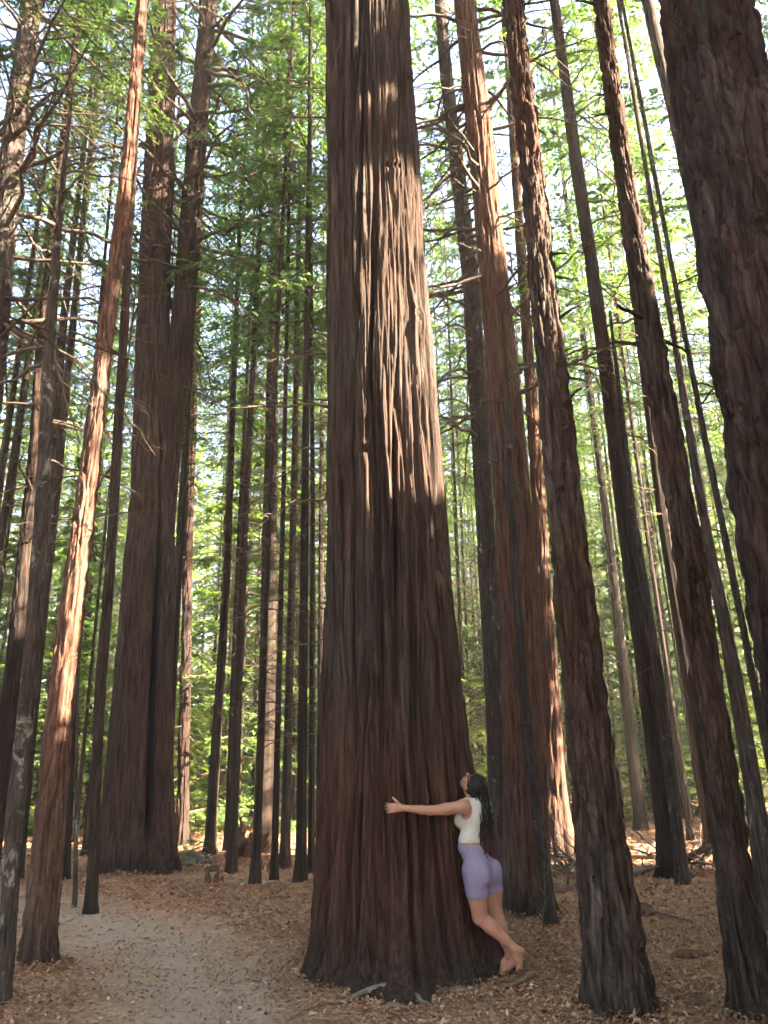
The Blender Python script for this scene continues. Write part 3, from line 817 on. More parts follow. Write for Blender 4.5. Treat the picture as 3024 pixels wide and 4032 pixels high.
def far_tree(x, y, r, h, crown_base, cs, label, group, leaf='leaf_far', ci=None, dense=False):
    z0 = float(ground_z(x, y))
    if group.endswith('outside the view'):
        w = (x - 22, y, z0); rz = (0, 0, rnd.uniform(0, 6.28))
        obj('trunk', rnd.choice(FARTRUNK), M['bark_far'], SHADE_WOOD, w, rz, (r, r, h / 30))
        fm, lm = rnd.choice(DENSE) if dense else CROWNS[rnd.randrange(4)]
        s = (cs, cs, (h - crown_base) / 20)
        obj('crown', fm, M[leaf], SHADE_WOOD, (w[0], w[1], z0 + crown_base), rz, s)
        obj('limbs', lm, M['limb'], SHADE_WOOD, (w[0], w[1], z0 + crown_base), rz, s)
        if dense: DENSE_AT.append((x, y, crown_base, h - .15 * (h - crown_base), 2.0 * cs))
        FAR.append((x, y))
        return None
    t = empty('redwood_tree', (x, y, z0), rnd.uniform(0, 6.28))
    t.rotation_euler = (rnd.gauss(0, .008), rnd.gauss(0, .008), t.rotation_euler.z)
    tag(t, label, 'tree', group)
    obj('trunk', rnd.choice(FARTRUNK), M['bark_far'], t, None, None, (r, r, h / 30))
    fm, lm = rnd.choice(DENSE) if dense else CROWNS[rnd.randrange(4)]
    s = (cs, cs, (h - crown_base) / 20)
    obj('crown', fm, M[leaf], t, (0, 0, crown_base), None, s)
    if dense: DENSE_AT.append((x, y, crown_base, h - .15 * (h - crown_base), 2.0 * cs))
    obj('limbs', lm, M['limb'], t, (0, 0, crown_base), None, s)['kind'] = 'stuff'
    FAR.append((x, y))
    return t


# trunks one can tell apart between the forked redwood and the giant
for (x, y, r, lab) in [(-3.82, 17.5, .114, 'mid-sized grey trunk rising right of the fern'), (-2.66, 13.95, .080, 'slim trunk with dark foot standing right of the split stump'),
                       (-2.07, 12.77, .065, 'slim trunk nearest the path strip, in front of the upturned root clump'), (-1.88, 13.42, .057, 'thinnest of the slim trunks left of the giant, with splayed foot'),
                       (-1.91, 14.95, .086, 'reddish slim trunk behind the splayed-foot trunk left of the giant'), (-2.66, 17.52, .230, 'thick dark trunk beside the upturned root clump'),
                       (-1.39, 12.81, .083, 'grey trunk close to the left flank of the giant'), (-1.35, 14.01, .060, 'thin reddish trunk nearest the left flank of the giant'),
                       (-3.63, 18.4, .074, 'thin trunk just right of the mid-sized grey trunk by the fern'), (-3.1, 19.5, .10, 'trunk pair member behind the split stump, sunlit low down')]:
    far_tree(x, y, r, rnd.uniform(22, 27), rnd.uniform(9, 11), rnd.uniform(.5, .75), lab, 'slim trunks left of the giant')

occupied = [(SP[k][1][0][1], SP[k][0]) for k in SP] + FAR
# sun rays that reach the near trunks: keep far crowns clear of them
GAPS = [((.35, 7.05, 7.6), .4), ((.45, 7.05, 5.6), .1), ((.5, 7.05, 4.7), .05), ((1.85, 9.85, 12.4), .4), ((1.9, 9.85, 11.2), .3), ((1.95, 9.85, 9.4), .3), ((-3.15, 7.95, 10.2), .15), ((-3.2, 7.95, 5.4), .12),
        ((2.8, 14.8, 1.2), .3), ((-6.2, 11, 11), .4), ((1.65, 6.1, 6.3), .1), ((-4.9, 20, 2.5), .5)]


def blocks_gap(x, y, cb, h, rad):
    s = np.array(SUN)
    for (p, w) in GAPS:
        p = np.array(p)
        tt = ((x - p[0]) * s[0] + (y - p[1]) * s[1]) / (s[0] ** 2 + s[1] ** 2)
        if tt < 0: continue
        q = p + s * tt
        dd = math.hypot(q[0] - x, q[1] - y)
        if dd < rad * 1.0 + w and cb - .3 - w < q[2] < h + .3 + w * .5: return True
        if dd < w + .25 and q[2] < h: return True
    return False


def try_place(x, y, mind):
    for (a, b) in occupied:
        if (a - x) ** 2 + (b - y) ** 2 < mind ** 2: return False
    if path_dist(x, y) > -.3: return False
    return True


count = 0
tries = 0
while count < 190 and tries < 12000:
    tries += 1
    d = 14.5 + 52 * rnd.random() ** 1.15; a = rnd.uniform(-.56, .58)
    x, y = d * math.sin(a), d * math.cos(a)
    # a looser stand straight behind the giant's left so light comes through
    if not try_place(x, y, 1.1 + .018 * d): continue
    h = rnd.uniform(18, 28) if d > 24 else rnd.uniform(22, 30); cb = rnd.uniform(4, 10) if d > 28 else rnd.uniform(8, 12)
    r = rnd.choice([.05, .055, .06, .07, .08, .1, .13]) * (1 + .006 * d)
    cs = rnd.uniform(.55, .85) if d > 24 else rnd.uniform(.45, .65)
    if a > .0:
        h = rnd.uniform(22, 33); cs = rnd.uniform(.65, .95)
    if -.23 < a < -.09: h = min(h, 1.6 + .80 * d)
    if .19 < a < .235: h = min(h, 1.6 + .7 * d)
    if -.42 < a < -.34: h = min(h, 1.6 + .75 * d)
    cb = min(cb, h - 8)
    if blocks_gap(x, y, cb, h, 3 * cs): continue
    occupied.append((x, y))
    side = 'left' if a < 0 else 'right'
    zone = 'distant' if d > 32 else 'middle-distance'
    far_tree(x, y, r, h, cb, cs, {('left', 'middle-distance'): 'slim dark trunk in the middle-distance stand left of the giant', ('right', 'middle-distance'): 'slim dark trunk in the middle-distance stand right of the giant',
                                  ('left', 'distant'): 'one of the thin distant trunks seen left of the giant', ('right', 'distant'): 'one of the thin distant trunks seen right of the giant'}[(side, zone)],
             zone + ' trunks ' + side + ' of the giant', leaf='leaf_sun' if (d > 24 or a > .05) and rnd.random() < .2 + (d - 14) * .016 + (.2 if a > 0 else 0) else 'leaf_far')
    count += 1

# whip-thin poles crowding the middle distance
n = 0; tries = 0
while n < 75 and tries < 6000:
    tries += 1
    d = rnd.uniform(17, 46); a = rnd.uniform(-.5, .54)
    x, y = d * math.sin(a), d * math.cos(a)
    if not try_place(x, y, .7): continue
    h = rnd.uniform(13, 20); cb = rnd.uniform(7, 10); cs = rnd.uniform(.28, .42)
    if blocks_gap(x, y, cb, h, 3 * cs): continue
    occupied.append((x, y)); n += 1
    side = 'left' if a < 0 else 'right'
    far_tree(x, y, rnd.uniform(.035, .06) * (1 + .01 * d), h, cb, cs, 'one of the whip-thin poles crowding behind the trunks %s of the giant' % side, 'whip-thin poles %s of the giant' % side)

ORD = ['first', 'second', 'third', 'fourth', 'fifth', 'sixth', 'seventh', 'eighth', 'ninth', 'tenth', 'eleventh', 'twelfth', 'thirteenth', 'fourteenth', 'fifteenth', 'sixteenth', 'seventeenth', 'eighteenth', 'nineteenth', 'twentieth', 'twenty-first', 'twenty-second', 'twenty-third', 'twenty-fourth', 'twenty-fifth', 'twenty-sixth', 'twenty-seventh', 'twenty-eighth', 'twenty-ninth', 'thirtieth']
for side in ('left', 'right'):
    mem = sorted([o for o in scene.objects if o.get('group') == 'middle-distance trunks %s of the giant' % side], key=lambda o: o.location.x / o.location.y)
    for i, o in enumerate(mem):
        if i < len(ORD): o['label'] = 'slim middle-distance trunk, %s from the left of those %s of the giant' % (ORD[i], side)

# unseen trees added around the camera: they shade the scene from the sun's side
count = 0
tries = 0
while count < 34 and tries < 5000:
    tries += 1
    x, y = rnd.uniform(6, 42), rnd.uniform(-16, 20)
    if abs(math.atan2(x, y)) < .58: continue
    if not try_place(x, y, 1.9): continue
    h = rnd.uniform(24, 33); cb = rnd.uniform(2, 7); cs = rnd.uniform(.9, 1.25)
    if blocks_gap(x, y, cb, h, 3.2 * cs): continue
    occupied.append((x, y))
    far_tree(x, y, rnd.uniform(.12, .25), h, cb, cs, 'unseen redwood added on the sunny side to shade the scene', 'trees outside the view', dense=True)
    count += 1
n = 0; tries = 0
while n < 30 and tries < 6000:  # low unseen saplings added to shade the floor and trunk feet
    tries += 1
    x, y = rnd.uniform(5, 22), rnd.uniform(-6, 18)
    if abs(math.atan2(x, y)) < .64 or not try_place(x, y, 1.3): continue
    s = rnd.uniform(.75, 1.05)
    if blocks_gap(x, y, .3, 9.3 * s, 2.2 * s): continue
    occupied.append((x, y)); n += 1
    fm, lm = rnd.choice(SAPL)
    z0 = float(ground_z(x, y))
    obj('trunk', rnd.choice(FARTRUNK), M['bark_far'], SHADE_WOOD, (x - 22, y, z0), None, (.05, .05, .31 * s))
    obj('crown', fm, M['leaf_far'], SHADE_WOOD, (x - 22, y, z0 + .2), (0, 0, rnd.uniform(0, 6.28)), (s, s, s))
# unseen crowns added to block the sun from near trunks and the floor
sv = np.array(SUN)
BLK = [(0, y, z) for y in np.arange(2.2, 15, .75) for z in np.arange(-3.4, 13.5, 1.1)]
rnd.shuffle(BLK)
cr_list = DENSE_AT
BLKA = [(x, y, z, 'low') for (x, y) in ((.1, 6.95), (.5, 7.0), (.85, 7.05)) for z in (.4, 1, 1.6, 2.2, 2.8, 3.4, 3.9)] + [(x, y, z, 'up') for (x, y) in ((.0, 6.98), (.3, 7.0), (.5, 7.1)) for z in (8.6, 9.1, 9.7, 10.3, 10.9, 11.5)] + \
       [(-3.2, 7.95, z, 'low') for z in (.5, 1.2, 2, 2.8, 3.6, 4.2)] + [(-3.2, 7.95, z, 'mid') for z in (6.6, 7.6, 8.6)]
for p in BLKA + BLK:
    mode = p[3] if len(p) > 3 else ''
    p = np.array(p[:3], float); hits = 0
    for (cx_, cy_, c0, c1, cr) in cr_list:
        tt = ((cx_ - p[0]) * sv[0] + (cy_ - p[1]) * sv[1]) / (sv[0] ** 2 + sv[1] ** 2)
        q = p + sv * tt
        if tt > 0 and math.hypot(q[0] - cx_, q[1] - cy_) < cr and c0 < q[2] < c1: hits += 1
    k = 0
    while hits < (5 if mode == 'up' else 3) and k < (160 if mode else 60):
        k += 1
        tt = rnd.uniform(6, 30) ** 1.0 + 4; q = p + sv * tt; x, y = q[0] + rnd.gauss(0, .4), q[1] + rnd.gauss(0, .5)
        if math.atan2(x, y) < .62 or not try_place(x, y, .3 if mode else .6): continue
        cb = max(.4, q[2] - rnd.uniform(.3, 3.0)); h = max(cb + 4, q[2] + rnd.uniform(1.5, 4)); cs = rnd.uniform(.3, .7)
        if mode:
            cs = rnd.uniform(.26, .42)
            cb, h = (max(.3, q[2] - 3), q[2] + rnd.uniform(.2, .8)) if mode == 'low' else (q[2] - .8, q[2] + .8) if mode == 'mid' else (q[2] - rnd.uniform(.1, .4), q[2] + rnd.uniform(3, 4.5))
        if q[2] < 1.0: continue
        if blocks_gap(x, y, cb, h, (2.8 if mode else 3) * cs): continue
        far_tree(x, y, .12, h, cb, cs, 'unseen redwood added on the sunny side to shade the scene', 'trees outside the view', dense=True); occupied.append((x, y))
        hits += 1
n = 0; tries = 0
while n < 26 and tries < 5000:  # unseen canopy added to dim the sky light on the near trunks
    tries += 1
    x, y = rnd.uniform(-24, 5), rnd.uniform(-20, 20)
    if math.hypot(x, y) < 3.5 or abs(math.atan2(x, y)) < .62 or not try_place(x, y, 2.0): continue
    h = rnd.uniform(22, 30); cb = rnd.uniform(8, 12); cs = rnd.uniform(.9, 1.25)
    if blocks_gap(x, y, cb, h, 3 * cs): continue
    occupied.append((x, y)); n += 1
    far_tree(x, y, .2, h, cb, cs, 'unseen redwood added beside the path to dim the sky light', 'trees outside the view')
for (x, y) in [(-9.5, 6), (-12, 11), (-8, 1.5), (-14, 4), (-5, -7), (6, -8), (-11, -4), (1, -13), (-17, 14), (-18, 8)]:
    far_tree(x, y, .2, 29, 11, 1.0, 'unseen redwood added beside the path to dim the sky light', 'trees outside the view')

# ---------------------------------------------------------------- understorey: young trees and shrubs in the light beyond the stand
n = 0; tries = 0
while n < 90 and tries < 5000:
    tries += 1
    d = rnd.uniform(22, 60); a = rnd.uniform(-.56, .58)
    x, y = d * math.sin(a), d * math.cos(a)
    if not try_place(x, y, 1.1): continue
    occupied.append((x, y))
    z0 = float(ground_z(x, y))
    if rnd.random() < .5:
        fm, lm = rnd.choice(SAPL); s = rnd.uniform(.7, 1.5); nm = 'young_redwood'
        t = empty(nm, (x, y, z0), rnd.uniform(0, 6.28)); tag(t, 'young feathery redwood in the bright gap between distant trunks', 'young tree', 'young trees in the distance')
        obj('trunk', rnd.choice(FARTRUNK), M['bark_far'], t, None, None, (.05, .05, .31 * s))
    else:
        fm, lm = rnd.choice(BUSHY); s = rnd.uniform(.7, 1.3); nm = 'shrub'
        t = empty(nm, (x, y, z0 + .05), rnd.uniform(0, 6.28)); tag(t, 'bright green leafy shrub among the distant trunks', 'shrub', 'shrubs in the distance')
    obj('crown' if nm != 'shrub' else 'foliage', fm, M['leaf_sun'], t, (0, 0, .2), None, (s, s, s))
    obj('limbs', lm, M['limb'], t, (0, 0, .2), None, (s, s, s))['kind'] = 'stuff'
    n += 1

# the wood beyond, one uncountable mass
rng = np.random.RandomState(77)
n = 140000
a = rng.uniform(-.75, .75, n); d = rng.uniform(58, 84, n)
z = 30 * rng.uniform(0, 1, n) ** 1.3
cl = perlin(a * 55, d * .12, z * .22, 3) + .5 * perlin(a * 140, d * .3, z * .5, 4)
k = cl > -.55 + .026 * z
a, d, z = a[k], d[k], z[k]; n = len(a)
P = np.stack([d * np.sin(a), d * np.cos(a), z + .3 + 0], 1)
dv = norm(rng.normal(size=(n, 3)) * [1, 1, .6]); nv = norm(rng.normal(size=(n, 3)) * .6 + [0, 0, 1]); sv = norm(np.cross(dv, nv))
Ls = rng.uniform(.45, 1.15, n)[:, None]
q = np.stack([P, P + dv * Ls * .5 - sv * Ls * .22, P + dv * Ls, P + dv * Ls * .5 + sv * Ls * .22], 1)
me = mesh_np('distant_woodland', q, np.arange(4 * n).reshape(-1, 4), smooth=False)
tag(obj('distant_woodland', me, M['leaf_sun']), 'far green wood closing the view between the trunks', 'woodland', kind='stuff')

# ---------------------------------------------------------------- the woman hugging the giant
def surf_nets(F, org, h):
    """iso-surface 0 of a sampled field as quads (naive surface nets)"""
    S = F < 0
    c = np.zeros(np.array(F.shape) - 1, np.int8)
    for dx in (0, 1):
        for dy in (0, 1):
            for dz in (0, 1):
                c += S[dx:F.shape[0] - 1 + dx, dy:F.shape[1] - 1 + dy, dz:F.shape[2] - 1 + dz]
    act = (c > 0) & (c < 8)
    ci = np.argwhere(act)
    idx = np.full(act.shape, -1, np.int32); idx[act] = np.arange(len(ci))
    acc = np.zeros((len(ci), 3)); cnt = np.zeros(len(ci))
    cor = [(a, b, d) for a in (0, 1) for b in (0, 1) for d in (0, 1)]
    val = {k: F[ci[:, 0] + k[0], ci[:, 1] + k[1], ci[:, 2] + k[2]] for k in cor}
    for a in cor:
        for ax in range(3):
            if a[ax]: continue
            b = list(a); b[ax] = 1; b = tuple(b)
            va, vb = val[a], val[b]
            m = (va < 0) != (vb < 0)
            t = va[m] / (va[m] - vb[m])
            p = np.tile(np.array(a, float), (m.sum(), 1)); p[:, ax] += t
            acc[m] += p; cnt[m] += 1
    V = org + (ci + acc / cnt[:, None]) * h
    Q = []
    for ax in range(3):
        o1, o2 = [(1, 2), (2, 0), (0, 1)][ax]
        sl0 = [slice(None)] * 3; sl1 = [slice(None)] * 3
        sl0[ax] = slice(0, -1); sl1[ax] = slice(1, None)
        A, B = S[tuple(sl0)], S[tuple(sl1)]
        e = np.argwhere(A != B)
        ok = (e[:, o1] > 0) & (e[:, o2] > 0) & (e[:, o1] < act.shape[o1]) & (e[:, o2] < act.shape[o2]); e = e[ok]
        def cell(d1, d2):
            k = e.copy(); k[:, o1] -= d1; k[:, o2] -= d2
            return idx[k[:, 0], k[:, 1], k[:, 2]]
        q = np.stack([cell(1, 1), cell(0, 1), cell(0, 0), cell(1, 0)], 1)
        flip = ~A[e[:, 0], e[:, 1], e[:, 2]]
        q[flip] = q[flip][:, ::-1]
        Q.append(q)
    return V, np.vstack(Q)


VH = .005
ORG = np.array([-.12, 6.70, -.06])
DIM = (250, 230, 345)
GX = [(ORG[k] + np.arange(DIM[k]) * VH).astype(np.float32) for k in range(3)]


class Field:
    def __init__(s): s.f = np.full(DIM, 1.0, np.float32)

    def box(s, lo, hi):
        i0 = np.clip(((np.asarray(lo) - ORG) / VH).astype(int) - 1, 0, np.array(DIM) - 2)
        i1 = np.clip(((np.asarray(hi) - ORG) / VH).astype(int) + 2, i0 + 1, DIM)
        sl = tuple(slice(a, b) for a, b in zip(i0, i1))
        return sl, [GX[k][sl[k]].reshape([-1 if j == k else 1 for j in range(3)]) for k in range(3)]

    def merge(s, sl, d, k):
        o = s.f[sl]
        if k <= 0: s.f[sl] = np.minimum(o, d); return
        h = np.clip(.5 + .5 * (o - d) / k, 0, 1)
        s.f[sl] = o * (1 - h) + d * h - k * h * (1 - h)

    def cone(s, a, b, ra, rb, k=.02):
        a, b = np.asarray(a, float), np.asarray(b, float); m = max(ra, rb) + k + .03
        sl, (x, y, z) = s.box(np.minimum(a, b) - m, np.maximum(a, b) + m)
        d = b - a; L2 = (d ** 2).sum() + 1e-9
        t = np.clip(((x - a[0]) * d[0] + (y - a[1]) * d[1] + (z - a[2]) * d[2]) / L2, 0, 1)
        r = ra + (rb - ra) * t
        s.merge(sl, np.sqrt((x - a[0] - t * d[0]) ** 2 + (y - a[1] - t * d[1]) ** 2 + (z - a[2] - t * d[2]) ** 2) - r, k)

    def chain(s, pts, rad, k=.02):
        for i in range(len(pts) - 1): s.cone(pts[i], pts[i + 1], rad[i], rad[i + 1], k)

    def ell(s, c, axes, rad, k=.02):
        c = np.asarray(c, float); m = max(rad) + k + .03
        sl, (x, y, z) = s.box(c - m, c + m)
        q = 0; q2 = 0
        for a, r in zip(axes, rad):
            a = np.asarray(a, float); a = a / np.linalg.norm(a)
            t = (x - c[0]) * a[0] + (y - c[1]) * a[1] + (z - c[2]) * a[2]
            q = q + (t / r) ** 2; q2 = q2 + (t / r ** 2) ** 2
        k0 = np.sqrt(q); k1 = np.sqrt(q2) + 1e-6
        s.merge(sl, k0 * (k0 - 1) / k1, k)


TH_P = R(50)
fwd = np.array([-math.sin(TH_P), math.cos(TH_P), 0]); lft = np.array([-fwd[1], fwd[0], 0]); upv = np.array([0, 0, 1.0])
AX = np.array([.067, 7.55])
A_me = bpy.data.meshes['trunk_A']
_av = np.empty(len(A_me.vertices) * 3, np.float32); A_me.vertices.foreach_get('co', _av); _av = _av.reshape(-1, 3) + np.array(TREES['A'][0].location)
_ath = np.arctan2(_av[:, 0] - AX[0], -(_av[:, 1] - AX[1])); _ar = np.hypot(_av[:, 0] - AX[0], _av[:, 1] - AX[1])


def surf_r(th, z, w=.04):
    m = (abs(_ath - th) * .72 < w) & (abs(_av[:, 2] - z) < w)
    return float(np.percentile(_ar[m], 92))


def on_trunk(th, z, off):
    r = surf_r(th, z) + off
    return np.array([AX[0] + r * math.sin(th), AX[1] - r * math.cos(th), z])


chest = np.array([.712, 7.005, 1.19]); waist = np.array([.662, 6.958, .985]); pelv = np.array([.727, 6.935, .83])
headc = np.array([.706, 7.0, 1.452])
nf = fwd * .30 + upv * .954; hf = -fwd * .954 + upv * .30
Lsh = np.array([.597, 6.872, 1.287]); Rsh = chest + np.array([.10, .125, .10])
Lel = np.array([.322, 6.80, 1.268])
th_w = math.atan2(.107 - AX[0], .75)
Lwr = on_trunk(.045, 1.292, .030)
Lhip = pelv + lft * .085 - upv * .03; Rhip = pelv - lft * .085 - upv * .03
Lkn = np.array([.693, 6.90, .455]); Lan = np.array([.962, 6.905, .222])
Rkn = np.array([.84, 7.055, .445]); Ran = np.array([.937, 7.06, .150])

tor = Field()      # trunk of the body
tor.ell(chest + upv * .02, (fwd, lft, upv), (.105, .142, .165), .02)
tor.ell(waist, (fwd, lft, upv), (.092, .118, .14), .06)
tor.ell(pelv + fwd * .01, (fwd, lft, upv), (.102, .147, .12), .06)
tor.cone(Lsh + fwd * -.005 + upv * .012 - lft * .02, Rsh + upv * .012 + lft * .02, .046, .046, .05)
for sg in (1, -1):
    tor.ell(chest + fwd * .085 + lft * sg * .075 - upv * .015, (fwd, lft, upv), (.055, .06, .06), .03)
    tor.ell(chest - fwd * .065 + lft * sg * .07 + upv * .04, (fwd, lft, upv), (.045, .06, .09), .04)
low = Field()      # pelvis and thighs
low.ell(waist - upv * .01, (fwd, lft, upv), (.092, .118, .10), .02)
low.ell(pelv + fwd * .01, (fwd, lft, upv), (.104, .150, .125), .06)
for sg, hip, kn in ((1, Lhip, Lkn), (-1, Rhip, Rkn)):
    mid = hip * .55 + kn * .45
    low.cone(hip, mid - fwd * .005, .100, .090, .016)
    low.cone(mid - fwd * .005, kn, .090, .060, .006)
for sg in (1, -1):
    low.ell(pelv - fwd * .052 + lft * sg * .078 - upv * .055, (fwd, lft, upv), (.083, .081, .102), .018)
body = Field()
body.f[:] = np.minimum(tor.f, 1)
h_ = np.clip(.5 + .5 * (tor.f - low.f) / .02, 0, 1); body.f[:] = tor.f * (1 - h_) + low.f * h_ - .02 * h_ * (1 - h_)
# shins, calves and feet
for kn, an, heel, ball, toe, calfdir in ((Lkn, Lan, np.array([1.005, 6.90, .205]), np.array([.990, 6.925, .100]), np.array([.975, 6.94, .055]), np.array([.6, -.5, .6])),
                                         (Rkn, Ran, np.array([.968, 7.04, .098]), np.array([.862, 7.055, .022]), np.array([.815, 7.06, .012]), np.array([.8, -.5, .1]))):
    cd = calfdir / np.linalg.norm(calfdir)
    body.chain([kn, kn * .68 + an * .32, kn * .35 + an * .65, an], [.056, .053, .041, .030], .02)
    body.ell(kn * .68 + an * .32 + cd * .016, (an - kn, np.cross(an - kn, cd), cd), (.115, .045, .044), .02)
    body.chain([an, heel], [.03, .027], .02)
    body.chain([an, (an + ball) / 2 + (an - heel) * .25, ball], [.03, .029, .022], .02)
    body.chain([heel, ball], [.025, .024], .02)
    sd = np.cross(toe - ball, np.array([0, 0, 1.0])); sd = sd / np.linalg.norm(sd)
    sd = lft * .9
    for j in range(5):
        o = (j - 2) * .0135
        e = toe + sd * o * 1.1 + (ball - toe) * (.0 + .09 * abs(j - 1))
        body.chain([ball + sd * o * .9, (ball + sd * o + e) / 2 + upv * .006, e], [.014, .0095, .0085 if j else .0105], .006)
# neck and head
body.chain([chest + upv * .13 - fwd * .01, chest + upv * .185 + fwd * .0, headc - hf * .045 - nf * .035], [.056, .05, .05], .03)
body.ell(headc + hf * .02 - nf * .012, (nf, lft, hf), (.088, .074, .098), .02)
body.ell(headc - hf * .045 + nf * .035, (nf, lft, hf), (.05, .056, .068), .03)
body.ell(headc - hf * .098 + nf * .055, (nf, lft, hf), (.02, .022, .018), .018)          # chin
body.ell(headc + hf * .035 + nf * .066, (nf, lft, hf), (.018, .05, .02), .02)             # brow
body.chain([headc + hf * .018 + nf * .082, headc - hf * .018 + nf * .106], [.008, .0105], .008)   # nose
body.ell(headc - hf * .022 + nf * .098, (nf, lft, hf), (.010, .017, .009), .008)
for o, w in ((-.050, .020), (-.061, .019)):                                               # lips
    body.ell(headc + hf * o + nf * .085, (nf, lft, hf), (.0085, w, .006), .004)
for sg in (1, -1):
    body.ell(headc + nf * .05 + lft * sg * .034 + hf * -.018, (nf, lft, hf), (.022, .022, .022), .02)   # cheeks
    body.ell(headc + lft * sg * .074 - hf * .018 - nf * .012, (nf, lft, hf), (.018, .008, .03), .006)    # ears
# arms
arm = Field()
arm.ell(Lsh, (fwd, lft, upv), (.054, .05, .056), .02)
arm.chain([Lsh, Lsh * .5 + Lel * .5 - upv * .004, Lel], [.053, .046, .037], .02)
arm.chain([Lel, Lel * .7 + Lwr * .3, Lwr], [.037, .036, .0235], .015)
Rel = on_trunk(R(80), 1.285, .045); Rwr = on_trunk(R(103), 1.30, .030)
arm.ell(Rsh, (fwd, lft, upv), (.052, .05, .055), .02)
arm.chain([Rsh, Rsh * .5 + Rel * .5, Rel], [.05, .044, .037], .02)
arm.chain([Rel, Rel * .7 + Rwr * .3, Rwr], [.037, .036, .0235], .015)


def hand(th0, sgn, z0):
    """palm on the bark; sgn = direction of the fingers round the trunk"""
    def p(s, dz, off): return on_trunk(th0 + sgn * s / .73, z0 + dz, off)
    k = .006
    arm.chain([p(-.005, 0, .028), p(.03, .008, .02)], [.0225, .021], .012)
    for j, (dz0, dz1, L) in enumerate(((.028, .036, .072), (.010, .014, .080), (-.008, -.010, .074), (-.025, -.034, .058))):
        a = p(.022, dz0 * .6, .018); b = p(.085, dz0, .016)
        arm.chain([a, b], [.016, .0125], .008)
        m = p(.085 + L * .5, (dz0 + dz1) / 2, .017); e = p(.085 + L, dz1, .008)
        arm.chain([b, m, e], [.0098, .0088, .0072], .004)
    a = p(.02, .014, .02); b = p(.045, .046, .018); c = p(.066, .066, .016); e = p(.084, .083, .010)
    arm.chain([a, b, c, e], [.017, .0135, .0105, .008], .006)


hand(.045, -1, 1.292)
hand(R(104), 1, 1.30)
h_ = np.clip(.5 + .5 * (body.f - arm.f) / .022, 0, 1); full = body.f * (1 - h_) + arm.f * h_ - .022 * h_ * (1 - h_)

dzp = float(ground_z(.84, 7.06)) + .004
woman = empty('person', (.83, 7.03, dzp))
tag(woman, 'barefoot woman with long black braids, white crop top and purple shorts hugging the giant tree', 'person')
wo = np.array([.83, 7.03, 0])


def part(name, F, mat, parent, subd=0):
    V, Qd = surf_nets(F, ORG, VH)
    me = mesh_np(name, V - wo, Qd)
    o = obj(name, me, mat, parent)
    sm = o.modifiers.new('smooth', 'SMOOTH'); sm.iterations = 2; sm.factor = .4
    return o


M['skin'] = simple_mat('skin', (0.355, 0.185, 0.132), .5, .16, 13, (1, 1, 1), .08, .4, sss=.12)
M['white_knit'] = simple_mat('white_knit', (0.45, 0.45, 0.43), .9, .05, 60, (1, 1, 2.5), .35, .15, bdist=.004)
M['purple_knit'] = simple_mat('purple_knit', (0.205, 0.185, 0.30), .85, .10, 50, (1, 1, 1), .2, .2, bdist=.003)
part('body', full, M['skin'], woman)

xg, yg, zg = [GX[k].reshape([-1 if j == k else 1 for j in range(3)]) for k in range(3)]
def along(v, c): return (xg - c[0]) * v[0] + (yg - c[1]) * v[1] + (zg - c[2]) * v[2]


# crop top: follows the torso, cut at hem, neckline and armholes
wr = .0035 * np.sin((zg + .25 * along(fwd, chest)) * 150) * np.clip((1.12 - zg) * 8, 0, 1)
top = tor.f - .010 - wr
top = np.maximum(top, (1.008 + .02 * along(fwd, waist) / .1 * .1) - zg)
def cap_sub(F, a, b, r):
    a, b = np.asarray(a), np.asarray(b); d = b - a; L2 = (d ** 2).sum()
    t = np.clip(((xg - a[0]) * d[0] + (yg - a[1]) * d[1] + (zg - a[2]) * d[2]) / L2, 0, 1)
    q = np.sqrt((xg - a[0] - t * d[0]) ** 2 + (yg - a[1] - t * d[1]) ** 2 + (zg - a[2] - t * d[2]) ** 2) - r
    return np.maximum(F, -q)
top = cap_sub(top, Lsh - lft * .012 - upv * .028, Lsh + lft * .2 - upv * .0, .075)
top = cap_sub(top, Lsh - lft * .004 + upv * .03, Lsh + lft * .2 + upv * .06, .062)
top = cap_sub(top, Rsh + lft * .012 - upv * .028, Rsh - lft * .2, .075)
top = cap_sub(top, Rsh + lft * .004 + upv * .03, Rsh - lft * .2 + upv * .06, .062)
top = cap_sub(top, chest + upv * .185 + fwd * .02, chest + upv * .4, .068)
top = np.maximum(top, zg - (chest[2] + .165))
part('crop_top', top, M['white_knit'], woman)
# shorts: waist to mid thigh
waistline = 1.0 - .05 * along(-fwd, waist) / .1 * .3
sh = np.maximum(low.f - .008, zg - (.992 - .10 * along(-fwd, waist)))
sh = np.maximum(sh, (.607 + .10 * along(-lft, pelv) + .05 * along(-fwd, pelv)) - zg)
shorts = part('shorts', sh, M['purple_knit'], woman)
wb = np.maximum(low.f - .0115, zg - (.996 - .10 * along(-fwd, waist)))
wb = np.maximum(wb, (.925 - .10 * along(-fwd, waist)) - zg)
part('waistband', wb, M['purple_knit'], shorts)

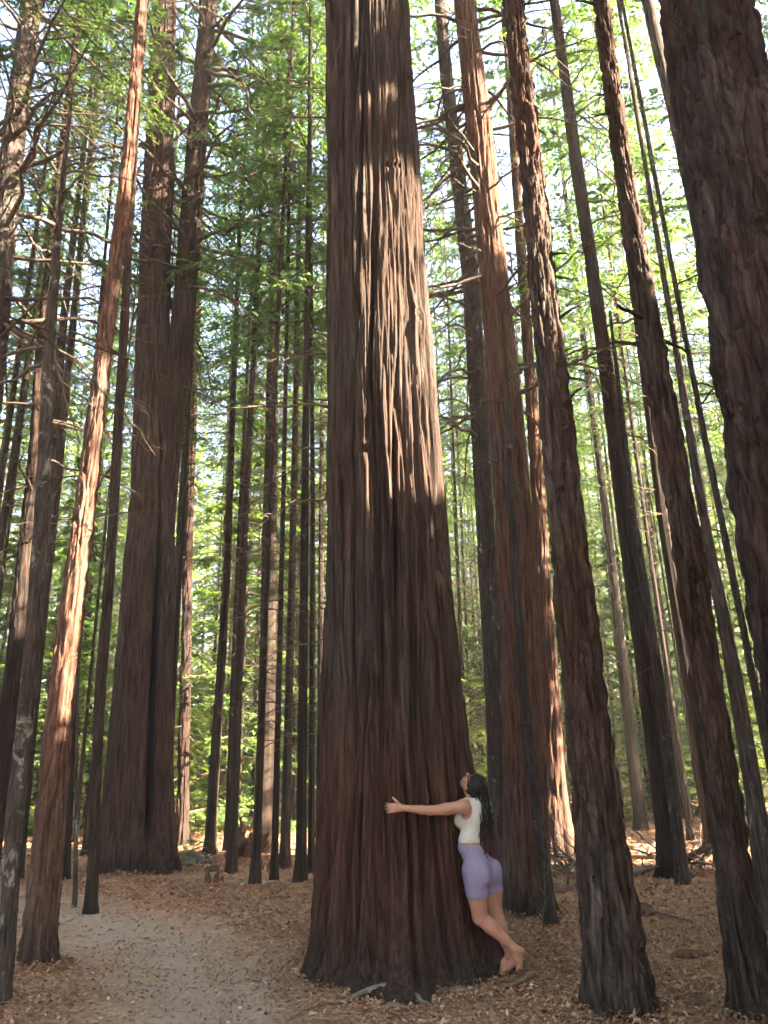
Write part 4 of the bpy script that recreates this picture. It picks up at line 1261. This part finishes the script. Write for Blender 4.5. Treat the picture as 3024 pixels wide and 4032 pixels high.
# hair: scalp and many thin braids
m, nt, out = new_mat('hair')
g = node(nt, 'ShaderNodeTexCoord'); sx = node(nt, 'ShaderNodeSeparateXYZ'); nt.links.new(g.outputs['Object'], sx.inputs[0])
nz = noise_tex(nt, g.outputs['Object'], 30, (1, 1, 1), 2)
ad = node(nt, 'ShaderNodeMath', operation='MULTIPLY_ADD'); ad.inputs[1].default_value = .25; nt.links.new(nz, ad.inputs[0]); nt.links.new(sx.outputs['Z'], ad.inputs[2])
c = ramp(nt, maprange(nt, ad.outputs[0], .95, 1.45), [(0, (.085, .03, .028)), (.35, (.04, .018, .018)), (.7, (.010, .009, .010)), (1, (.008, .008, .010))])
b = node(nt, 'ShaderNodeBsdfPrincipled'); b.inputs['Roughness'].default_value = .5; b.inputs['Specular IOR Level'].default_value = .22
nt.links.new(c, b.inputs['Base Color']); nt.links.new(b.outputs[0], out.inputs['Surface'])
M['hair'] = m
hd = Field()
hd.ell(headc + hf * .022 - nf * .014, (nf, lft, hf), (.096, .081, .105), 0)
dcut = nf * .80 - hf * .60; dcut /= np.linalg.norm(dcut)
cap = np.maximum(hd.f, along(dcut, headc) - .012)
hair = part('hair', cap, M['hair'], woman)
rh = np.random.RandomState(5)
for i in range(44):
    u = rh.uniform(-.015, .112); s = rh.uniform(-1, 1)
    lat = s * .082 * math.sqrt(max(.05, 1 - ((u - .02) / .115) ** 2))
    c0 = headc + hf * .022 - nf * .014
    topz = .098 * math.sqrt(max(.04, 1 - ((u - .022) / .112) ** 2))
    ub = .098 + .5 * u + rh.normal(0, .008)       # where it rests behind the back
    ws = s * (.088 + rh.normal(0, .006)) + .015
    zend = .84 + rh.normal(0, .045) + .04 * abs(s)
    def pt(uu, ll, zz): return headc - fwd * uu + lft * ll + upv * (zz - headc[2])
    pts = [pt(u, lat * .25, headc[2] + topz * .97 + .0), pt(u + .004, lat * .8, headc[2] + topz * .62), pt(u + .006, lat * 1.08, headc[2] - .01),
           pt(u * .6 + ub * .4, lat * .95, headc[2] - .11), pt(ub, ws * .9, 1.25), pt(ub + .008, ws * .85, 1.12), pt(ub + .004 + .02 * rh.normal(), ws * .85, 1.0), pt(ub - .005 + rh.normal(0, .012), ws * .7, zend)]
    pts = np.array(pts); tt = np.linspace(0, 1, len(pts)); t2 = np.linspace(0, 1, 44)
    # smooth interpolation
    P = np.stack([np.interp(t2, tt, pts[:, k]) for k in range(3)], 1)
    for _ in range(3): P[1:-1] = (P[:-2] + 2 * P[1:-1] + P[2:]) / 4
    rad = .0062 * (1 + .3 * np.sin(np.arange(44) * 2.1 + i)) * (1 - .45 * t2)
    w = Soup(); w.tube(P - wo, rad, 5)
    obj('braid', w.mesh('braid'), M['hair'], hair)

# ---------------------------------------------------------------- small things on the forest floor
rnd = random.Random(21)
M['root'] = simple_mat('root', (0.15, 0.128, 0.11), .9, .35, 30, (1, 1, 1), .6)
M['log'] = simple_mat('log', (0.14, 0.10, 0.08), .9, .4, 16, (1, 1, 1), .7)
M['stick'] = simple_mat('stick', (0.20, 0.155, 0.125), .9, .45, 12, (1, 1, 1), .4)
M['rotten'] = simple_mat('rotten', (0.10, 0.055, 0.038), .95, .5, 18, (1, 1, 1), 1.0, c2=(0.19, 0.11, 0.075), bdist=.03)
M['moss_rock'] = simple_mat('moss_rock', (0.07, 0.073, 0.055), .95, .4, 12, (1, 1, 1), .8, c2=(0.13, 0.12, 0.10), bdist=.03)
M['chip'] = simple_mat('chip', (0.36, 0.29, 0.22), .85, .25, 20, (1, 1, 1), .3)
M['fern'] = leaf_mat('fern', (0.06, 0.11, 0.055), (0.11, 0.17, 0.08), .35)
M['sprig'] = leaf_mat('sprig', (0.085, 0.12, 0.06), (0.12, 0.16, 0.08), .4)


def gpt(x, y, dz=0): return np.array([x, y, float(ground_z(x, y)) + dz])


def curve_pts(pts, n=16, jit=.0, rg=None):
    pts = np.array(pts, float); t = np.linspace(0, 1, len(pts)); t2 = np.linspace(0, 1, n)
    P = np.stack([np.interp(t2, t, pts[:, k]) for k in range(3)], 1)
    for _ in range(2): P[1:-1] = (P[:-2] + 2 * P[1:-1] + P[2:]) / 4
    if jit: P += np.array([[rg.gauss(0, jit) for _ in range(3)] for _ in range(n)])
    return P


def root(name, label, pts, r0, r1, mat='root', twigs=(), cat='root'):
    base = gpt(pts[0][0], pts[0][1])
    t = empty(name, base); tag(t, label, cat)
    P = curve_pts([gpt(*p) for p in pts], 18, .004, rnd) - base
    s = Soup(); tt = np.linspace(0, 1, 18)
    s.tube(P, (r0 + (r1 - r0) * tt) * (1 + .12 * np.sin(tt * 19)), 9)
    o = obj('stem', s.mesh(name), M[mat], t)
    for tw in twigs:
        s = Soup(); s.tube(curve_pts([gpt(*p) for p in tw], 8, .003, rnd) - base, np.linspace(r1 * .8, r1 * .4, 8), 6)
        obj('side_root', s.mesh('side_root'), M[mat], t)
    return t


root('surface_root', 'pale arched root at the front foot of the giant', [(-.42, 6.42, -.01), (-.23, 6.55, .05), (-.03, 6.60, .075), (.11, 6.48, .05), (.27, 6.26, -.012)], .019, .022, twigs=[[(-.02, 6.66, .05), (-.03, 6.5, .02), (-.05, 6.30, -.005)]])
root('surface_root', 'short crooked root lying in front of the pale arched root', [(-.12, 6.16, -.01), (-.04, 6.22, .035), (.03, 6.24, .03), (.16, 6.2, -.01)], .014, .011)
root('surface_root', 'dark root end rising from the litter beside the bare feet', [(.70, 6.62, -.01), (.84, 6.70, .02), (.95, 6.76, .025), (1.08, 6.93, .04)], .012, .026, 'log')
root('surface_root', 'flat dark root among the chips below the flaky trunks', [(2.02, 6.15, -.01), (2.12, 6.2, .02), (2.2, 6.23, .02), (2.3, 6.18, -.01)], .02, .025, 'log')


def lump(name, label, cat, x, y, sx, sy, sz, mat, seed):
    u, v = np.meshgrid(np.linspace(0, 2 * np.pi, 28, endpoint=False), np.linspace(.02, np.pi - .02, 16))
    d = np.stack([np.sin(v) * np.cos(u), np.sin(v) * np.sin(u), np.cos(v)], -1)
    r = 1 + .35 * perlin(d[..., 0] * 1.6, d[..., 1] * 1.6, d[..., 2] * 1.6, seed) + .15 * perlin(d[..., 0] * 5, d[..., 1] * 5, d[..., 2] * 5, seed + 1)
    V = d * r[..., None] * [sx, sy, sz]
    i = np.arange(15)[:, None] * 28; j = np.arange(28)[None]; k = (j + 1) % 28
    q = np.stack([i + j, i + 28 + j, i + 28 + k, i + k], -1).reshape(-1, 4)
    return tag(obj(name, mesh_np(name, V.reshape(-1, 3), q), M[mat], None, gpt(x, y, sz * .2)), label, cat)


lump('bark_lump', 'low dark bark lump in the litter right of the arched root', 'bark', .46, 6.62, .13, .06, .035, 'log', 1)
lump('rock', 'small dark lump lying behind the split stump', 'rock', -2.99, 14.01, .11, .09, .07, 'moss_rock', 2)
lump('rock', 'mossy rock on the bank right of the fern', 'rock', -3.62, 15.87, .24, .2, .13, 'moss_rock', 3)
lump('rock', 'mossy rock at the right foot of the forked redwood', 'rock', -3.62, 14.6, .22, .2, .13, 'moss_rock', 4)
lump('earth_mound', 'dark humus mound between the two flaky trunks', 'mound', 2.55, 7.5, .16, .11, .028, 'rotten', 5)
lump('rotten_stump', 'little rotten stump right of the close flaky redwood', 'stump', 2.81, 9.6, .10, .10, .11, 'rotten', 6)

# split stump on the path edge
def split_stump(x, y, label, h, r, seed):
    t = empty('split_stump', gpt(x, y)); tag(t, label, 'stump')
    rg = np.random.RandomState(seed)
    for (ox, hh, rr, lean) in ((-.07, h, r, -.25), (.05, h * .85, r * .9, .2), (.13, h * .5, r * .7, .5)):
        s = Soup(); z = np.linspace(-.04, hh, 7)
        s.tube(np.stack([ox + lean * z * .4, rg.normal(0, .006, 7), z], 1), rr * np.array([1.25, 1.1, 1, .9, .7, .4, .12]), 9)
        obj('splinter', s.mesh('splinter'), M['rotten'], t)


split_stump(-2.74, 12.88, 'small split dark stump beside the bright path strip', .2, .055, 3)
split_stump(-2.2, 14.67, 'tiny stump between two slim trunks left of the giant', .22, .035, 4)

# upturned root clump behind the slim trunks
t = empty('root_clump', gpt(-2.95, 16.9)); tag(t, 'upturned rotten root clump leaning against the thick dark trunk', 'root clump')
rg = random.Random(9)
for i in range(16):
    a = rg.uniform(-.5, .6); L = rg.uniform(.4, .95)
    p0 = np.array([rg.uniform(-.35, .25), rg.uniform(-.25, .2), -.03])
    p1 = p0 + np.array([math.sin(a) * L * .8 + .15, rg.uniform(-.1, .1), L * rg.uniform(.4, .9)])
    s = Soup(); s.tube(curve_pts([p0, (p0 + p1) / 2 + [0, 0, rg.uniform(-.05, .1)], p1], 9, .012, rg), np.linspace(rg.uniform(.05, .11), .03, 9), 8)
    obj('root_stub', s.mesh('root_stub'), M['rotten'], t)


def log(label, a, b, r, mat='log', name='fallen_log', cat='log', mid=0.0, stubs=0, seed=0):
    A, B = gpt(*a), gpt(*b)
    t = empty(name, A); tag(t, label, cat)
    rg = random.Random(seed)
    P = curve_pts([A, (A + B) / 2 + [0, 0, mid], B], 14, r * .06, rg) - A
    s = Soup(); tt = np.linspace(0, 1, 14)
    s.tube(P, r * (1 - .25 * tt) * (1 + .06 * np.sin(tt * 23)), 12)
    obj('stem', s.mesh('log'), M[mat], t)
    for i in range(stubs):
        k = rg.randint(2, 11); d = np.array([rg.gauss(0, .5), rg.gauss(0, .5), rg.uniform(.3, 1)]); d /= np.linalg.norm(d)
        L = rg.uniform(2, 6) * r
        s = Soup(); s.tube(np.array([P[k], P[k] + d * L * .5, P[k] + d * L + [0, 0, .02]]), [r * .3, r * .22, r * .1], 6)
        obj('stub', s.mesh('stub'), M[mat], t)


log('short round log lying at the foot of the flared redwood, cut end showing', (2.21, 11.41, .06), (2.85, 11.75, .06), .075, stubs=1, seed=1)
log('grey log lying towards the dark flared redwood', (3.45, 12.6, .05), (4.15, 13.35, .08), .06, stubs=2, seed=2)
log('long thin fallen trunk curving along the floor behind the grey log', (2.6, 15.9, .06), (4.6, 14.5, .06), .05, mid=-.02, stubs=3, seed=3)
log('bare branch propped up between the dark redwood and the knotted trunk', (4.45, 12.9, .22), (5.3, 12.7, .55), .045, mid=.02, name='fallen_branch', cat='branch', stubs=2, seed=4)
log('broken stick lying by the little rotten stump', (2.86, 9.55, .06), (3.12, 9.0, .02), .018, name='fallen_branch', cat='branch', stubs=2, seed=5)
for i, (x, y, a, L, lab) in enumerate([(1.9, 7.9, .4, .5, 'thin stick on the litter left of the humus mound'), (-2.9, 11.4, 1.2, .6, 'thin stick on the litter below the forked redwood'), (-1.0, 9.9, .1, .45, 'thin stick on the open litter left of the giant'),
                                       (-.75, 6.15, .9, .3, 'short stick at the path edge before the giant'), (1.25, 8.8, 2.0, .4, 'short stick behind the bare feet'), (-3.9, 7.6, .3, .5, 'stick lying by the foot of the path-side redwood')]):
    log(lab, (x, y, .015), (x + math.cos(a) * L, y + math.sin(a) * L, .02), .011, 'stick', 'fallen_stick', 'stick', .01, 2, 30 + i)


def brush_pile(x, y, label, n, w, h, seed):
    t = empty('brush_pile', gpt(x, y)); tag(t, label, 'brush pile')
    rg = random.Random(seed)
    for i in range(n):
        L = rg.uniform(.7, 1.7); az = rg.uniform(0, 6.28); el = rg.uniform(.05, 1.1)
        p0 = np.array([rg.gauss(0, w * .4), rg.gauss(0, w * .3), rg.uniform(-.02, h * .25)])
        d = np.array([math.cos(az) * math.cos(el), math.sin(az) * math.cos(el) * .6, math.sin(el) * h * .9])
        P = curve_pts([p0, p0 + d * L * .5 + [0, 0, rg.uniform(-.08, .08)], p0 + d * L], 9, .012, rg)
        s = Soup(); r = rg.choice([.006, .008, .011, .016]); s.tube(P, np.linspace(r, r * .4, 9), 5)
        obj('stick', s.mesh('stick'), M['stick'] if rg.random() < .6 else M['dead_wood'], t)


brush_pile(2.85, 13.1, 'tall tangle of grey sticks against the sunlit flared redwood', 60, .55, .75, 1)
brush_pile(4.75, 13.0, 'loose stick pile between the dark redwood and the knotted trunk', 44, .6, .7, 2)

# fern by the forked redwood
def frond_mesh(seed, L):
    rg = np.random.RandomState(seed); s = Soup()
    n = 22; t = np.linspace(0, 1, n)
    P = np.stack([L * t * .85, np.zeros(n), L * (.75 * t - .75 * t ** 2.2)], 1)
    s.tube(P, .008 * (1 - .8 * t), 4)
    for i in range(2, n):
        w = L * .17 * math.sin(min(1, t[i] * 1.1 + .1) * math.pi) + .015
        for sg in (1, -1):
            b = P[i]; d = np.array([.35, sg * 1.0, -.25]); d /= np.linalg.norm(d)
            tip = b + d * w; e = np.array([L / n * .5, 0, 0])
            s.add([b - e * .8, b + e * .8, tip + e * .15, tip - e * .15], [[0, 1, 2, 3]])
    return s.mesh('frond', False)


FR = [frond_mesh(i, 1.0) for i in range(2)]
def fern(x, y, sc, n, label, seed):
    t = empty('fern', gpt(x, y)); tag(t, label, 'fern', )
    rg = random.Random(seed)
    for i in range(n):
        s = sc * rg.uniform(.7, 1.15)
        obj('frond', FR[i % 2], M['fern'], t, (0, 0, .02), (rg.gauss(0, .15), -rg.uniform(-.1, .5), i * 6.283 / n + rg.gauss(0, .2)), (s, s, s))


fern(-4.05, 16.5, .85, 11, 'arching green fern at the right foot of the forked redwood', 1)
fern(-3.0, 21.5, .8, 9, 'pale green fern among distant trunks behind the root clump', 2)
fern(.95, 17.5, .7, 8, 'small green fern glimpsed right behind the woman', 3)
fern(-6.8, 17.5, .8, 9, 'fern far left behind the path-side redwood', 4)

# green sprigs
def sprig(x, y, z, h, label, seed, cat='seedling'):
    rg = np.random.RandomState(seed)
    t = empty('seedling', (x, y, z)); tag(t, label, cat)
    w = Soup(); n = 8; tt = np.linspace(0, 1, n)
    P = np.stack([.06 * tt * rg.normal(), .03 * tt, h * tt], 1); w.tube(P, .006 * (1 - .7 * tt), 5)
    obj('stem', w.mesh('sprig_stem'), M['sprig'], t)
    s = Soup()
    for i in range(26):
        k = rg.uniform(.15, 1); b = np.array([np.interp(k, tt, P[:, j]) for j in range(3)])
        a = rg.uniform(0, 6.28); L = h * .3 * (1.15 - .6 * k) * rg.uniform(.7, 1.2)
        d = np.array([math.cos(a), math.sin(a), .55]); d /= np.linalg.norm(d); sd = np.cross(d, [0, 0, 1]); sd /= np.linalg.norm(sd)
        wd = .005
        s.add([b, b + d * L * .5 - sd * wd, b + d * L, b + d * L * .5 + sd * wd], [[0, 1, 2, 3]])
    obj('leaves', s.mesh('sprig_leaves', False), M['sprig'], t)


sprig(1.56, 9.0, .0, .75, 'upright pale green seedling in front of the thin pale trunk', 1)
sprig(1.33, 6.0, 0, .16, 'tiny seedling at the foot of the close flaky redwood', 3)
sprig(1.85, 6.3, 0, .13, 'tiny seedling in the litter right of the close flaky redwood', 4)

# pale wood chips and leaves lying about
CH = []
for i in range(3):
    rg = np.random.RandomState(60 + i); s = Soup()
    t = np.linspace(0, 1, 5); w = np.array([.1, .8, 1, .7, .1]) * .32
    up_ = .18 * np.sin(t * 3.1) + rg.normal(0, .03, 5)
    top_ = np.concatenate([np.stack([t - .5, w, up_ + .05], 1), np.stack([t - .5, -w, up_ + .02], 1)]); bot = top_ - [0, 0, .06]
    V = np.vstack([top_, bot]); q = []
    for k in range(4):
        q += [[k, 5 + k, 6 + k, k + 1], [10 + k, 11 + k, 16 + k, 15 + k], [k, k + 1, 11 + k, 10 + k], [5 + k, 15 + k, 16 + k, 6 + k]]
    s.add(V, q); CH.append(s.mesh('chip%d' % i, False))
chips = [(2.09, 6.53, 'pale curled chip left of the knotted trunk'), (2.12, 6.41, 'pale chip nearest the flat dark root'), (2.62, 7.25, 'pale chip in front of the humus mound'), (1.89, 6.0, 'pale chip at the bottom edge between the flaky trunks'),
         (1.96, 6.85, 'pale chip just right of the close flaky redwood'), (1.12, 6.75, 'small whitish leaf on the litter right of the dark root end'), (.28, 6.72, 'yellowish leaf at the front foot of the giant'), (.40, 6.75, 'yellowish leaf pair beside the low bark lump'),
         (-.58, 6.2, 'pale chip at the path edge left of the arched root'), (-.9, 6.35, 'reddish chip at the left foot of the giant')]
for i, (x, y, lab) in enumerate(chips):
    s = rnd.uniform(.045, .085)
    tag(obj('wood_chip', CH[i % 3], M['chip'], None, gpt(x, y, .012), (rnd.gauss(0, .3), rnd.gauss(0, .3), rnd.uniform(0, 6.28)), (s, s, s)), lab, 'chip', 'pale chips on the litter')

# ---------------------------------------------------------------- haze volume added to veil and brighten the distance
_v = np.array([[x, y, z] for x in (-620, 620) for y in (-620, 620) for z in (-1.5, 45)], float)
_q = [[0, 1, 3, 2], [4, 6, 7, 5], [0, 4, 5, 1], [2, 3, 7, 6], [0, 2, 6, 4], [1, 5, 7, 3]]
m, nt, out = new_mat('haze')
pv_ = node(nt, 'ShaderNodeVolumePrincipled')
pv_.inputs['Color'].default_value = (0.95, 0.97, 0.93, 1)
pv_.inputs['Density'].default_value = 0.0016
pv_.inputs['Anisotropy'].default_value = 0.2
nt.links.new(pv_.outputs[0], out.inputs['Volume'])
hz = obj('haze', mesh_np('haze', _v, _q, smooth=False), m)
tag(hz, 'thin haze added between the trees to veil and brighten the distance', 'haze', kind='stuff')
